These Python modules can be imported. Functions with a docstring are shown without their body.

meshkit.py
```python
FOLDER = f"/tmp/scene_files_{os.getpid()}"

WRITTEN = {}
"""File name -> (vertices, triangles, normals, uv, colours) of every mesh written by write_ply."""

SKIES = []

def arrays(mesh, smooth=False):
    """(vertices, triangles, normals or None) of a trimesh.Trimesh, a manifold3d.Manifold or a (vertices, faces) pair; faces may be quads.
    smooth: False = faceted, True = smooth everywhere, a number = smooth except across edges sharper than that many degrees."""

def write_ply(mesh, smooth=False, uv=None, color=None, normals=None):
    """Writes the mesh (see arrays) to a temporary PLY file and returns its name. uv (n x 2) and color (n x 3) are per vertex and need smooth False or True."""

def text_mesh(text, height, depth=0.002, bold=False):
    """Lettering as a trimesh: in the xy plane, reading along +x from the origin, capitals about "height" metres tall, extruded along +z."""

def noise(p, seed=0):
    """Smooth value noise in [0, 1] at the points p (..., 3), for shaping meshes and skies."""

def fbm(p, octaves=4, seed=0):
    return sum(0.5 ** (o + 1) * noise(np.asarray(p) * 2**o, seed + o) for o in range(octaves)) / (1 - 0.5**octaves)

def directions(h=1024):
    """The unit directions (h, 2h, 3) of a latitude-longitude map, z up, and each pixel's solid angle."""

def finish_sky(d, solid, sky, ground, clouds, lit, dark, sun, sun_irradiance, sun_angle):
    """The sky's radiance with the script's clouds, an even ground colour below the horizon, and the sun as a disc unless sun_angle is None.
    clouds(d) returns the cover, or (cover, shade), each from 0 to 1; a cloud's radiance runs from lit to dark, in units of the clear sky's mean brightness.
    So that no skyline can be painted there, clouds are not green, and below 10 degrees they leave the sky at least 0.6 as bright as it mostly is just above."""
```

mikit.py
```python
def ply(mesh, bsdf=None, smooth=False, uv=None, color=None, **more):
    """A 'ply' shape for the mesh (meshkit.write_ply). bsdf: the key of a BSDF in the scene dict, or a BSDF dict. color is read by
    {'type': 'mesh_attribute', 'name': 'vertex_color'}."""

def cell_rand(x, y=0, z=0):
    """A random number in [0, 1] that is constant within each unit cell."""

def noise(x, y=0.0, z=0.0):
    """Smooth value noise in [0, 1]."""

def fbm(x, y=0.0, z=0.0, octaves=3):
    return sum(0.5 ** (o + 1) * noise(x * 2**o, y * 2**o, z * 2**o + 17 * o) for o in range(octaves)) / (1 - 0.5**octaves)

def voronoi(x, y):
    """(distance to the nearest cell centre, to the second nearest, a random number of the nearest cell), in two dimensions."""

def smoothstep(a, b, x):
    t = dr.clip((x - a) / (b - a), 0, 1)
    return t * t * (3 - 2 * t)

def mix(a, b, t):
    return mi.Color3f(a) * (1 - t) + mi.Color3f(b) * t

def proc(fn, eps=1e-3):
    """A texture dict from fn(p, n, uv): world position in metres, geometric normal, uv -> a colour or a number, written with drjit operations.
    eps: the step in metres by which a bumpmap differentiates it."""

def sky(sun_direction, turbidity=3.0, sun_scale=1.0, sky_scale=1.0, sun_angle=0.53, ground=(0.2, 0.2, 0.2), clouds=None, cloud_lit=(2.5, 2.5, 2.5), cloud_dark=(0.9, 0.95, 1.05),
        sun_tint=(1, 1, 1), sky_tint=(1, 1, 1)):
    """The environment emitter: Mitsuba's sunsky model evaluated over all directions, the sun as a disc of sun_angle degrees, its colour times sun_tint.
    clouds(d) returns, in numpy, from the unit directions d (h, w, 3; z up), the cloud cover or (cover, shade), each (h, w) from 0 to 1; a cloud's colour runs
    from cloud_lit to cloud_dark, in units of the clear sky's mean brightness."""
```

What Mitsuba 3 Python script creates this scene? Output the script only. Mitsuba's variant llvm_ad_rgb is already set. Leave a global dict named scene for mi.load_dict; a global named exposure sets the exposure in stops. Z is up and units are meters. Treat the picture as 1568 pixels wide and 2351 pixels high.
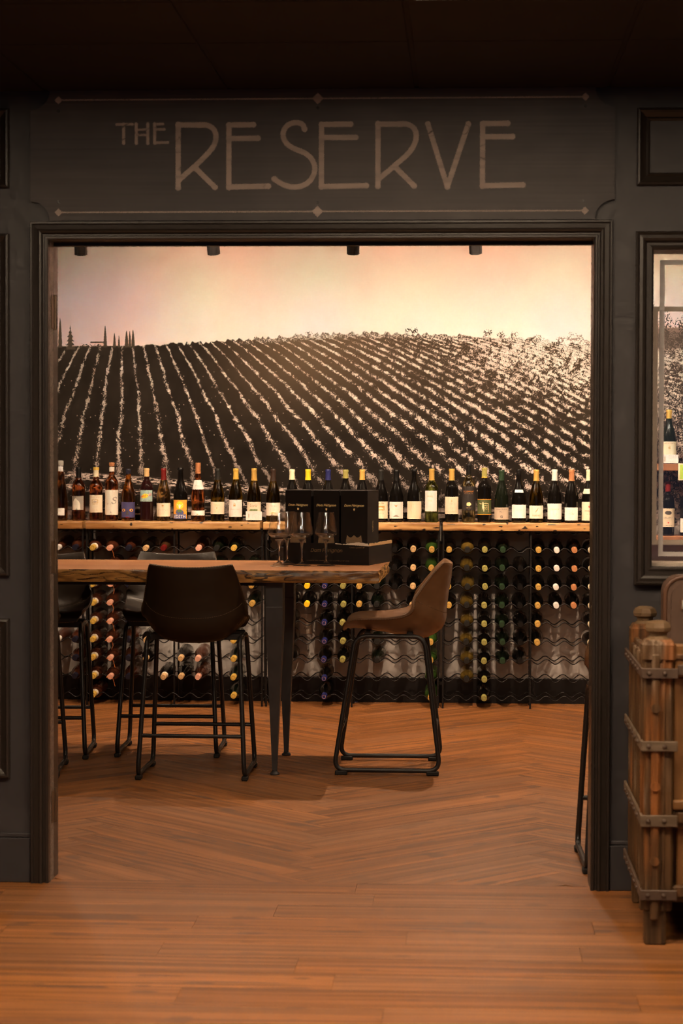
import math, random
import numpy as np, trimesh, manifold3d
import drjit as dr
import mitsuba as mi
import shapely
from shapely.geometry import Polygon, LineString, Point, MultiPolygon, box as sbox
from shapely.ops import unary_union
from shapely import affinity
import mikit, meshkit
from mikit import noise, fbm, voronoi, cell_rand, smoothstep, mix, proc
T = mi.ScalarTransform4f
scene, labels = {'type': 'scene'}, {}
R = random.Random(7)

# ---------------------------------------------------------------- camera
exposure = 0.0
YAW, PITCH, ROLL = [math.radians(a) for a in (-3.27, -1.56, 0.16)]
EYE = np.array([0, 0, 1.446])
_f = np.array([math.sin(YAW)*math.cos(PITCH), math.cos(YAW)*math.cos(PITCH), math.sin(PITCH)])
_r = np.array([math.cos(YAW), -math.sin(YAW), 0]); _u = np.cross(_r, _f)
_up = -_r*math.sin(ROLL) + _u*math.cos(ROLL)
scene['camera'] = {'type': 'thinlens', 'fov_axis': 'x', 'fov': 2*math.degrees(math.atan(784/5000)),
    'aperture_radius': 0.0065, 'focus_distance': 10.6, 'near_clip': 0.1, 'far_clip': 100.0,
    'to_world': T().look_at(origin=EYE.tolist(), target=(EYE+_f).tolist(), up=_up.tolist())}

# ---------------------------------------------------------------- light
WARM = (1.0, 0.72, 0.49)
scene['daylight'] = {'type': 'constant', 'radiance': {'type': 'rgb', 'value': [0.05, 0.058, 0.085]}}   # shop front daylight, behind the camera
def spot(key, pos, target, power, cutoff, beam, col=WARM):
    scene[key] = {'type': 'spot', 'to_world': T().look_at(origin=list(pos), target=list(target), up=[0.013, 0.02, 1]),
        'intensity': {'type': 'rgb', 'value': [power*c for c in col]}, 'cutoff_angle': float(cutoff), 'beam_width': float(beam)}
MURAL_SPOT = 12.5
TABLE_SPOT = 18.0
SHOP_LAMP = 44.0

# ---------------------------------------------------------------- helpers
def numbered(name):
    key, n = name, 0
    while key in labels or key in scene or any(k.startswith(key+'__') for k in _tops if k == key) or key in _used:
        n += 1; key = f'{name}_{n:03d}'
    _used.add(key); return key
_used, _tops, _cnt = set(), set(), {}
def fresh(name):
    n = _cnt.get(name, 0); _cnt[name] = n+1
    return name if n == 0 else f'{name}_{n:03d}'
def thing(name, label, cat, group=None, kind=None):
    key = fresh(name)
    labels[key] = {'label': label, 'category': cat}
    if group: labels[key]['group'] = group
    if kind: labels[key]['kind'] = kind
    return key
def struct(name, label=None, cat=None):
    key = fresh(name); labels[key] = {'kind': 'structure'}
    if label: labels[key]['label'] = label
    if cat: labels[key]['category'] = cat
    return key
def add(parent, name, mesh, mat, smooth=False, label=None, tw=None, uv=None, kind=None, **more):
    """a part: mesh may be a mesh or a ready ply dict"""
    key = fresh(f'{parent}__{name}') if name else parent
    d = dict(mesh) if isinstance(mesh, dict) else mikit.ply(mesh, mat, smooth=smooth, uv=uv, **more)
    if isinstance(mesh, dict) and mat: d['bsdf'] = {'type': 'ref', 'id': mat}
    if tw is not None: d['to_world'] = tw
    scene[key] = d
    if label or kind:
        labels.setdefault(key, {})
        if label: labels[key]['label'] = label
        if kind: labels[key]['kind'] = kind
    return key
def rgb(*c): return {'type': 'rgb', 'value': list(c)}
def cat(ms): return trimesh.util.concatenate(ms)
def bx(x0, x1, y0, y1, z0, z1, b=0.0):
    x0, x1 = sorted((x0, x1)); y0, y1 = sorted((y0, y1)); z0, z1 = sorted((z0, z1))
    c = np.array([(x0+x1)/2, (y0+y1)/2, (z0+z1)/2]); h = np.array([x1-x0, y1-y0, z1-z0])/2
    if b <= 0:
        m = trimesh.creation.box(h*2); m.apply_translation(c); return m
    b = min(b, h.min()*.8); pts = []
    for s in np.ndindex(2, 2, 2):
        sg = np.array(s)*2-1
        for k in range(3):
            p = h-b; p[k] = h[k]; pts.append(sg*p)
    return trimesh.convex.convex_hull(np.array(pts)+c)
def tube(pts, r, sides=10, cap=True, closed=False):
    p = np.asarray(pts, float); n = len(p); r = np.broadcast_to(r, (n,))
    t = np.zeros_like(p); 
    if closed: t = np.roll(p, -1, 0)-np.roll(p, 1, 0)
    else: t[1:-1] = p[2:]-p[:-2]; t[0] = p[1]-p[0]; t[-1] = p[-1]-p[-2]
    t /= np.linalg.norm(t, axis=1, keepdims=True)
    a = np.cross(t[0], [0, 0, 1] if abs(t[0][2]) < .9 else [1, 0, 0]); a /= np.linalg.norm(a); A = [a]
    for i in range(1, n):
        a = A[-1]-t[i]*np.dot(A[-1], t[i]); A.append(a/np.linalg.norm(a))
    A = np.array(A); B = np.cross(t, A); ang = np.arange(sides)*2*np.pi/sides
    v = p[:, None]+r[:, None, None]*(np.cos(ang)[None, :, None]*A[:, None]+np.sin(ang)[None, :, None]*B[:, None])
    f = []; m = n if closed else n-1
    for i in range(m):
        k = (i+1) % n
        for j in range(sides):
            l = (j+1) % sides
            f += [[i*sides+j, i*sides+l, k*sides+l], [i*sides+j, k*sides+l, k*sides+j]]
    v = v.reshape(-1, 3)
    if cap and not closed:
        v = np.vstack([v, p[0], p[-1]]); e = (n-1)*sides
        for j in range(sides):
            l = (j+1) % sides
            f += [[n*sides, l, j], [n*sides+1, e+j, e+l]]
    return trimesh.Trimesh(v, f, process=False)
def bend(pts, rad, n=6):
    """round the corners of a polyline"""
    p = [np.asarray(q, float) for q in pts]; out = [p[0]]
    for i in range(1, len(p)-1):
        a, b, c = p[i-1], p[i], p[i+1]; u = (a-b)/np.linalg.norm(a-b); w = (c-b)/np.linalg.norm(c-b)
        d = min(rad, np.linalg.norm(a-b)*.45, np.linalg.norm(c-b)*.45)
        for t in np.linspace(0, 1, n): out.append((1-t)**2*(b+u*d)+2*t*(1-t)*b+t*t*(b+w*d))
    out.append(p[-1]); return np.array(out)
def lathe(prof, n=28, caps=True):
    """prof: list of (r, z); a closed mesh about z when it begins and ends on the axis"""
    v, f, prev = [], [], None
    ang = np.arange(n)*2*np.pi/n; cs = np.stack([np.cos(ang), np.sin(ang)], 1)
    for r, z in prof:
        if r < 1e-6: v.append([0, 0, z]); cur = ('p', len(v)-1)
        else:
            b = len(v); v += [[r*c, r*s, z] for c, s in cs]; cur = ('r', b)
        if prev:
            for j in range(n):
                k = (j+1) % n
                if prev[0] == 'r' and cur[0] == 'r':
                    f += [[prev[1]+j, prev[1]+k, cur[1]+k], [prev[1]+j, cur[1]+k, cur[1]+j]]
                elif prev[0] == 'r': f.append([prev[1]+j, prev[1]+k, cur[1]])
                elif cur[0] == 'r': f.append([prev[1], cur[1]+k, cur[1]+j])
        prev = cur
    return trimesh.Trimesh(v, f, process=False)
def grid(P, closed_u=False):
    """P (nu, nv, 3) -> mesh"""
    P = np.asarray(P); nu, nv = P.shape[:2]; v = P.reshape(-1, 3); f = []
    for i in range(nu if closed_u else nu-1):
        for j in range(nv-1):
            a = i*nv+j; b = ((i+1) % nu)*nv+j
            f += [[a, b, b+1], [a, b+1, a+1]]
    return trimesh.Trimesh(v, f, process=False)
def extr(poly, h):
    ps = [g for g in getattr(poly, 'geoms', [poly]) if g.area > 1e-9]
    return cat([trimesh.creation.extrude_polygon(g, h, engine='earcut') for g in ps])
def face_front(m, y):   # xy-plane print -> standing in the xz plane, facing -y, its front at y
    v = m.vertices.copy(); m = m.copy(); h = v[:, 2].max()
    m.vertices = np.stack([v[:, 0], y + h - v[:, 2] - h, v[:, 1]], 1)
    return m
def on_plane(poly, y, depth=.0008):
    """2-D shape in (x, z) as a thin print whose back touches the plane at y and which faces -y"""
    m = extr(poly, depth); v = m.vertices
    return trimesh.Trimesh(np.stack([v[:, 0], y-v[:, 2], v[:, 1]], 1), m.faces, process=False)
def text_poly(s, h, bold=False, shear=0.0, center=True):
    m = meshkit.text_mesh(s, h, depth=.001, bold=bold)
    top = m.vertices[:, 2] > .0005
    f = m.faces[top[m.faces].all(1)]
    v = m.vertices.copy(); v[:, 0] += shear*v[:, 1]
    if center: v[:, 0] -= (v[:, 0].min()+v[:, 0].max())/2
    return v[:, :2], f
def mitre(x0, x1, z0, z1, prof, y, open_bottom=False):
    """moulding around a rectangle in the plane y; prof: (outward offset, how far proud) from the inner edge outwards"""
    P = []
    for o, d in prof:
        if open_bottom: c = [(x0-o, z0), (x0-o, z1+o), (x1+o, z1+o), (x1+o, z0)]
        else: c = [(x0-o, z0-o), (x0-o, z1+o), (x1+o, z1+o), (x1+o, z0-o)]
        P.append([(a, y-d, b) for a, b in c])
    P = np.array(P)                       # (np, 4, 3)
    nu, nv = P.shape[:2]; v = P.reshape(-1, 3); f = []
    for i in range(nu-1):
        for j in range(nv-1 if open_bottom else nv):
            k = (j+1) % nv
            a, b, c, d = i*nv+j, (i+1)*nv+j, (i+1)*nv+k, i*nv+k
            f += [[a, c, b], [a, d, c]]
    return trimesh.Trimesh(v, f, process=False)
def xf(m, loc=(0, 0, 0), rz=0.0):
    m = m.copy(); c, s = math.cos(rz), math.sin(rz); v = m.vertices
    m.vertices = np.stack([v[:, 0]*c-v[:, 1]*s+loc[0], v[:, 0]*s+v[:, 1]*c+loc[1], v[:, 2]+loc[2]], 1); return m

def poly_vf(poly):
    ms = [trimesh.creation.triangulate_polygon(g, engine='earcut') for g in getattr(poly, 'geoms', [poly]) if g.area > 1e-10]
    V, F, o = [], [], 0
    for v_, f_ in ms: V.append(v_); F.append(np.asarray(f_)+o); o += len(v_)
    return np.vstack(V), np.vstack(F)

# ---------------------------------------------------------------- materials
def mat(name, d, two=False):
    scene['mat_'+name] = {'type': 'twosided', 'bsdf': d} if two else d
    return 'mat_'+name
def pr(col, rough=.5, spec=.5, **k):
    return {'type': 'principled', 'base_color': col if isinstance(col, dict) else rgb(*col), 'roughness': rough, 'specular': spec, **k}
def c3(a, b, t): return mix(a, b, t)

def f_paint(p, n, uv):
    t = fbm(p.x*3, p.z*3, p.y*3, 3); s = smoothstep(.62, .8, fbm(p.x*9+4, p.z*9, p.y*9, 3))
    return c3((.030, .028, .030), (.043, .040, .042), t)*(1+.25*s)
M_PAINT = mat('dark_paint', {'type': 'bumpmap', 'arbitrary': {**proc(lambda p, n, uv: fbm(p.x*55, p.z*55, p.y*55, 2)*.0012), 'raw': True} if False else proc(lambda p, n, uv: fbm(p.x*55, p.z*55, p.y*55, 2)*.0012), 'bsdf': pr(proc(f_paint), .42, .32)}, True)
M_TRIM = mat('dark_trim', pr((.022, .017, .014), .34, .4), True)
def f_sign(p, n, uv):
    t = fbm(p.x*2.2, p.z*9, 0, 4); st = fbm(p.x*3, p.z*160, 3, 2); bl = smoothstep(.5, .75, fbm(p.x*5+9, p.z*7, 1, 3))
    c = c3((.040, .038, .042), (.066, .058, .056), t)
    return c*(.86+.28*st)*(1+.15*bl)
M_SIGN = mat('sign_board', pr(proc(f_sign), .55, .35))
def f_letter(p, n, uv):
    w = fbm(p.x*14, p.z*14, 2, 3)
    cr = dr.abs(fbm(p.x*9+w*1.3, p.z*12+w, 5, 3)-.5)
    crack = 1-smoothstep(.004, .013, cr); wear = smoothstep(.35, .75, fbm(p.x*6, p.z*70, 0, 3))
    return c3((.34, .275, .24), (.27, .22, .195), wear)*(1-.7*crack*smoothstep(.5, .62, fbm(p.x*4, p.z*4, 8, 2)))
M_LETTER = mat('sign_print', pr(proc(f_letter), .6, .3))
M_CEIL = mat('black_ceiling', pr((.016, .011, .009), .7, .25), True)
M_CREAM = mat('cream_paint', pr((.62, .52, .42), .5))
M_PLASTER = mat('room_wall', pr((.10, .085, .07), .7, .2), True)
M_BASE = mat('black_baseboard', pr((.008, .007, .007), .35, .25))
M_HINGE = mat('hinge_metal', pr((.16, .11, .07), .4, metallic=.8))

def f_floor(p, n, uv):
    u, v = uv.x, uv.y
    k = dr.floor(v); tone = cell_rand(k, 3, 1); tone2 = cell_rand(k, 7, 2)
    warp = fbm(u*1.3, v*9, k, 2)*.03
    g1 = fbm(u*1.1, (v+warp)*45, k, 3); g2 = noise(u*5, (v+warp)*240, k); g3 = fbm(u*.7+4, (v+warp)*16, k+5, 2)
    c = c3((.148, .0525, .0135), (.27, .103, .0285), tone*.45+g3*.55)
    c = c*(.34+.98*g1+.22*g2)
    dark = smoothstep(.60, .78, fbm(u*1.7+9, (v+warp)*62, k+2, 3))
    kn = smoothstep(.80, .90, noise(u*7+tone*20, v*26, k+11))
    c = c3(c, mi.Color3f(.10, .048, .026), mi.Float(dr.minimum(dark*.65+kn*.7, .9)))
    c = c3(c, mi.Color3f(.24, .105, .042)*(.55+.55*g1), mi.Float(smoothstep(.55, .9, tone2)*.55))
    return c
M_FLOOR = mat('floor_planks', pr(proc(f_floor), .42, .45))
M_SUBFLOOR = mat('subfloor', pr((.10, .055, .03), .6))

# the mural: printed wallpaper, drawn in wall units (a runs along the wall, b down it, about 2.5 mm each)
def f_mural(p, n, uv):
    a = 1070.1 + 395.3*p.x + 1.05*p.z; b = 1612.5 + 1.3*p.x - 396.3*p.z
    # skyline
    t = (a-130)/1230
    hor = 792 - 28*dr.sin(dr.clip(t*1.15, 0, 1.15)*2.6)*smoothstep(0.05, .6, t) + 10*smoothstep(.85, 1.05, t) - 34*smoothstep(1.08, 1.14, t)
    jag = (noise(a*.16, 0, 3)-.5)*9*smoothstep(250, 420, a)+(noise(a*.5, 0, 9)-.5)*5*smoothstep(420, 700, a)*(1-smoothstep(560, 640, a)*.6)
    d = b-(hor+jag)
    land = smoothstep(-1, 1.5, d)
    # vineyard rows
    tt = dr.clip((b-hor)/290, 0, 3)
    g = dr.power(tt+.0005, .88)
    wob = (fbm(a*.02, b*.02, 1, 2)-.5)*.28
    m = (a-282+7*g)/(25.2+29.3*g) + wob
    fr = dr.abs(m-dr.floor(m)-.5)*2          # 0 on a row, 1 between
    fr = 1-fr
    right = smoothstep(520, 1150, a)
    wid = .22+.36*right+.12*smoothstep(.5, 0, tt)*right
    fr = fr+.22*(noise(a*.13, b*.13, 2)-.5)+.16*(noise(a*.35, b*.35, 6)-.5)
    row = dr.exp(-dr.square(fr/(wid*.8)))
    cl = fbm(a*.11, b*.11, 4, 2); sp = fbm(a*.34, b*.34, 7, 2)
    dens = row*((.10+1.15*smoothstep(.25, .75, cl))*right+(.55+.75*smoothstep(.2, .8, cl))*(1-right))+.12*right*smoothstep(.5, .1, tt)
    far = smoothstep(1010, 1200, a)*(1-smoothstep(.05, .62, tt))
    dens = dens+far*1.15*cl
    fringe = smoothstep(520, 640, a)*(1-smoothstep(2, 14+10*smoothstep(900, 1100, a), dr.abs(b-hor-3)))
    dens = dr.maximum(dens, fringe*(.35+.6*cl))
    far2 = smoothstep(1360, 1420, a); dens = dr.maximum(dens, far2*.62*(cl+.25)*smoothstep(.02, .2, (b-840)/300+.02))
    sp = .30*sp+.45*noise(a*.72, b*.72, 3)+.25*noise(a*1.3, b*1.3, 13)
    spk = smoothstep(.675-.36*dens, .815-.36*dens, sp)*smoothstep(.04, .2, dens)
    bottom = 1-smoothstep(.78, 1.12, tt-.12*right*2)
    spk = spk*(.25+.75*dr.maximum(bottom, far2))
    # loose dots, and the pale track below the rows
    cx, cy = dr.floor(a/5), dr.floor(b/5)
    dot = smoothstep(.9+.8*cell_rand(cx, cy, 8), .3, dr.sqrt(dr.square(a-cx*5-1-3*cell_rand(cx, cy, 1))+dr.square(b-cy*5-1-3*cell_rand(cx, cy, 2))))*mi.Float(dr.select(cell_rand(cx, cy, 3) > .984-.016*smoothstep(.3, 1, tt), 1., 0.))
    tr = b-(1088+.075*(a-130)); tr2 = b-(1076+.006*a+.11*(a-130))
    track = dr.maximum(1-smoothstep(4, 11, dr.abs(tr)), (1-smoothstep(3, 9, dr.abs(tr-26-.02*(a-130)))))*(1-smoothstep(620, 760, a))
    trs = track*smoothstep(.42, .62, fbm(a*.12, b*.5, 2, 3))
    low = smoothstep(1160, 1175, b)*(1-smoothstep(1190, 1196, b))*smoothstep(.35, .6, noise(a*.05, b*.3, 1))*.8
    white = dr.clip(dr.maximum(dr.maximum(spk, dot*smoothstep(.1, .3, tt)*.75), dr.maximum(trs, low)), 0, 1)
    sky = c3((.78, .515, .445), (.84, .600, .525), smoothstep(540, 760, b))
    bright = .45+.6*noise(a*.5, b*.5, 15)
    ground = c3((.0090, .0073, .0061), (.0150, .0122, .0102), fbm(a*.03, b*.03, 6, 2))
    ground = c3(ground, mi.Color3f(.66, .545, .49)*bright, mi.Float(white))
    # silhouettes against the sky
    tree = mi.Float(0)
    for x0, top, wd in ((137.5, 727, 4.6), (242, 745, 4.2), (263.5, 762, 3.4), (274, 768, 2.4), (291.5, 757, 4.4), (299, 758, 3.4), (306.5, 755, 4.2)):
        q = dr.clip((b-top)/(792-top), 0, 1); w = wd*dr.power(q, .55)*(.85+.3*noise(b*.6, x0, 0))
        tree = dr.maximum(tree, (1-smoothstep(w-.6, w+.6, dr.abs(a-x0)))*mi.Float(dr.select((b > top) & (b < 796), 1., 0.)))
    for x0, top, wd in ((161, 744, 13), (1600, 722, 26)):
        base = 800.
        q = dr.clip((b-top)/(base-top), 0, 1); tier = q*6-dr.floor(q*6)
        w = wd*q*(.45+.55*tier)*(.6+.8*noise(a*.4, b*.4, x0))
        tree = dr.maximum(tree, (1-smoothstep(w-.8, w+.8, dr.abs(a-x0)))*mi.Float(dr.select((b > top) & (b < base), 1., 0.)))
    for x0, y0, w, h in ((1522, 768, 22, 52), (1562, 765, 24, 42), (1494, 745, 12, 48), (1535, 790, 40, 14), (1288, 782, 16, 9), (1312, 776, 13, 13), (1330, 781, 12, 11), (1346, 789, 10, 8), (1232, 779, 17, 9), (1180, 771, 12, 9), (1150, 769, 12, 9), (952, 759, 11, 8), (938, 760, 8, 7), (1121, 765, 12, 8), (712, 765, 9, 5), (185, 791, 12, 5), (203, 792, 16, 5), (225, 790, 10, 4)):
        e = dr.square((a-x0)/w)+dr.square((b-y0)/h)
        tree = dr.maximum(tree, smoothstep(.52, .62, noise(a*.55, b*.55, x0)*(1.2-.5*e)))
    roof = mi.Float(dr.select((a > 208) & (a < 246) & (b > 782) & (b < 785), 1., 0.))
    blk = smoothstep(1488, 1494, a)*smoothstep(752, 757, b)*(1-smoothstep(800, 806, b))*.85
    tree = dr.maximum(tree, dr.maximum(roof, blk))
    c = c3(sky, ground, mi.Float(land))
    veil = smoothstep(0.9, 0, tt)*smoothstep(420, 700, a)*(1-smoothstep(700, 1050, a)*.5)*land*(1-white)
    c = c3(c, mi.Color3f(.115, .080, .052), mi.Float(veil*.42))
    c = c3(c, mi.Color3f(.035, .028, .022), mi.Float(tree*(1-smoothstep(1100, 1300, a)*.25*(1-far2))))
    low_wall = smoothstep(1205, 1207, b)
    return c3(c, mi.Color3f(.40, .37, .345), mi.Float(low_wall))
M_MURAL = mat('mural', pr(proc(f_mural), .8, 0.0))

M_BLACK = mat('black_metal', pr((.012, .011, .011), .38, .5))
M_WIRE = mat('black_wire', pr((.007, .006, .0055), .36, .28))
M_STEEL = mat('table_steel', pr(proc(lambda p, n, uv: c3((.030, .029, .031), (.055, .052, .052), fbm(p.x*30, p.y*30, p.z*14, 3))), .42, .5, metallic=.35))
M_RUBBER = mat('rubber', pr((.012, .011, .010), .6, .3))
def f_leather(lo, hi):
    return lambda p, n, uv: c3(lo, hi, fbm(p.x*22, p.y*22, p.z*22, 3)*.8+.4*noise(p.x*3, p.y*3, p.z*3)-.1)
def leather(name, lo, hi, rough, spec=.5):
    return mat(name, pr(proc(f_leather(lo, hi)), rough, spec))
M_LEATHER_DARK = leather('dark_leather', (.019, .0098, .0042), (.028, .0155, .0075), .5, .24)
M_LEATHER = leather('brown_leather', (.120, .058, .025), (.185, .098, .046), .40)
M_LEATHER_BLACK = leather('black_leather', (.014, .0095, .0068), (.021, .015, .011), .34, .32)
M_STITCH = mat('stitching', pr((.095, .055, .028), .6, .2))
M_BAG = leather('bag_leather', (.075, .043, .029), (.095, .056, .038), .5)
M_BAGTRIM = leather('bag_trim', (.080, .035, .018), (.10, .045, .023), .5)

def f_edge(p, n, uv):     # live-edge slab: smooth red-brown top, gnarled yellow-brown edge
    top = smoothstep(.75, .9, n.z)
    g = fbm(p.x*1.5, p.y*42, 1, 3); strip = cell_rand(dr.floor(p.y*11), 1, 1)
    ct = c3((.19, .080, .032), (.30, .138, .058), g*.6+strip*.4)
    pale = smoothstep(.47, .5, noise(p.x*.6, p.y*9, 2))*0
    w = fbm(p.x*7, p.z*26, p.y*7, 3)
    e1 = fbm(p.x*9+w*2.4, p.z*46+w*3, p.y*9, 3)
    ce = c3((.13, .052, .014), (.42, .215, .058), smoothstep(.30, .68, e1))
    crack = 1-smoothstep(.015, .05, dr.abs(fbm(p.x*8+w*1.5, p.z*55+w*2, p.y*8+3, 3)-.5))
    patch = smoothstep(.44, .58, fbm(p.x*3.2, p.z*18, p.y*3, 2)+.10*smoothstep(-1.0, -1.8, p.x))
    ce = c3(ce, mi.Color3f(.022, .011, .006), mi.Float(dr.clip(crack*(.45+.75*patch), 0, 1)*.92))
    hole = smoothstep(.80, .86, noise(p.x*24, p.z*95, p.y*24))*smoothstep(.45, .6, fbm(p.x*5, p.z*9, p.y*5, 2))
    ce = c3(ce, mi.Color3f(.012, .007, .004), mi.Float(hole))
    return c3(ce, ct+pale, mi.Float(top))
M_SLAB = mat('live_edge_slab', pr(proc(f_edge), .33, .5))
def f_shelf(p, n, uv):
    w = fbm(p.x*3, p.z*14, p.y*5, 3)
    e = fbm(p.x*5+w*2, p.z*38+w*2, p.y*20, 3)
    c = c3((.26, .115, .034), (.47, .27, .105), smoothstep(.3, .7, e))
    c = c3(c, mi.Color3f(.22, .085, .028), mi.Float(smoothstep(.6, .75, fbm(p.x*2.3+5, p.z*20, 3, 3))*.75))
    hole = smoothstep(.86, .91, noise(p.x*30, p.z*90, 5))
    return c3(c, mi.Color3f(.02, .01, .006), mi.Float(hole))
M_SHELF = mat('spalted_shelf', pr(proc(f_shelf), .38, .45))
M_SHELF_RED = mat('plain_shelf', pr(proc(lambda p, n, uv: c3((.20, .085, .04), (.30, .14, .07), fbm(p.x*2, p.z*60, p.y*30, 3))), .45))
def f_chest(p, n, uv):
    g = fbm(p.x*38, p.y*38, p.z*3, 3); g2 = fbm(p.x*120, p.y*120, p.z*5, 2); bl = fbm(p.x*7, p.y*7, p.z*6, 3)
    c = c3((.034, .017, .007), (.14, .070, .027), g*.7+bl*.4-.05)
    c = c3(c, mi.Color3f(.17, .125, .085), mi.Float(smoothstep(.50, .68, bl)*smoothstep(.4, .6, g2)*.8))
    c = c3(c, mi.Color3f(.26, .085, .018), mi.Float(smoothstep(.60, .75, fbm(p.x*16+3, p.y*16, p.z*2.2, 3))*.7))
    return c*(.25+1.2*g2)
M_CHEST = mat('chest_wood', pr(proc(f_chest), .6, .35))
M_CHEST_P = mat('chest_panel', pr(proc(lambda p, n, uv: c3((.085, .038, .012), (.21, .098, .032), fbm(p.x*50, p.y*50, p.z*3, 3))), .5, .4))
def f_iron(p, n, uv):
    t = fbm(p.x*40, p.y*40, p.z*40, 3)
    return c3((.040, .024, .016), (.090, .058, .040), t)
M_IRON = mat('rusty_iron', pr(proc(f_iron), .55, .45))
M_BANDW = mat('band_wood', pr(proc(lambda p, n, uv: c3((.06, .038, .022), (.15, .11, .075), fbm(p.x*18, p.y*18, p.z*60, 3))), .6, .3))
M_STONE = mat('worn_finial', pr(proc(lambda p, n, uv: c3((.065, .036, .014), (.18, .115, .062), fbm(p.x*25, p.y*25, p.z*25, 3))), .65, .3))

GLASS = {}
def sheen(d, w=.045):     # glass with a slightly soft gloss, so that small lamps show in it
    return {'type': 'blendbsdf', 'weight': w, 'bsdf_0': d, 'bsdf_1': {'type': 'twosided', 'bsdf': {'type': 'roughconductor', 'alpha': .045, 'specular_reflectance': rgb(1, 1, 1)}}}
def glass(name, c, ior=1.38):
    GLASS[name] = mat('glass_'+name, sheen({'type': 'dielectric', 'int_ior': ior, 'ext_ior': 1.0, 'specular_transmittance': rgb(*c)}))
def solidglass(name, c, rough=.10):
    GLASS[name] = mat('glass_'+name, pr(c, rough, .5))
solidglass('dark', (.003, .0024, .002))
solidglass('darkgreen', (.004, .0055, .003))
solidglass('red', (.012, .003, .003))
glass('olive', (.42, .31, .07))
glass('green', (.72, .80, .36))
glass('clear', (.92, .86, .62))
glass('amber', (.62, .42, .10))
glass('rose', (.78, .40, .20))
glass('orange', (.86, .46, .12))
glass('brownrose', (.55, .30, .13))
glass('blush', (.80, .62, .36))
solidglass('rackrose', (.042, .012, .006))
solidglass('rackbrown', (.035, .016, .007))
solidglass('rackgreen', (.020, .045, .008))
glass('crystal', (.985, .985, .985), 1.5)
CAP = {}
def cap(name, c, metal=.0, rough=.35): CAP[name] = mat('cap_'+name, pr(c, rough, .32, metallic=metal))
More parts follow.
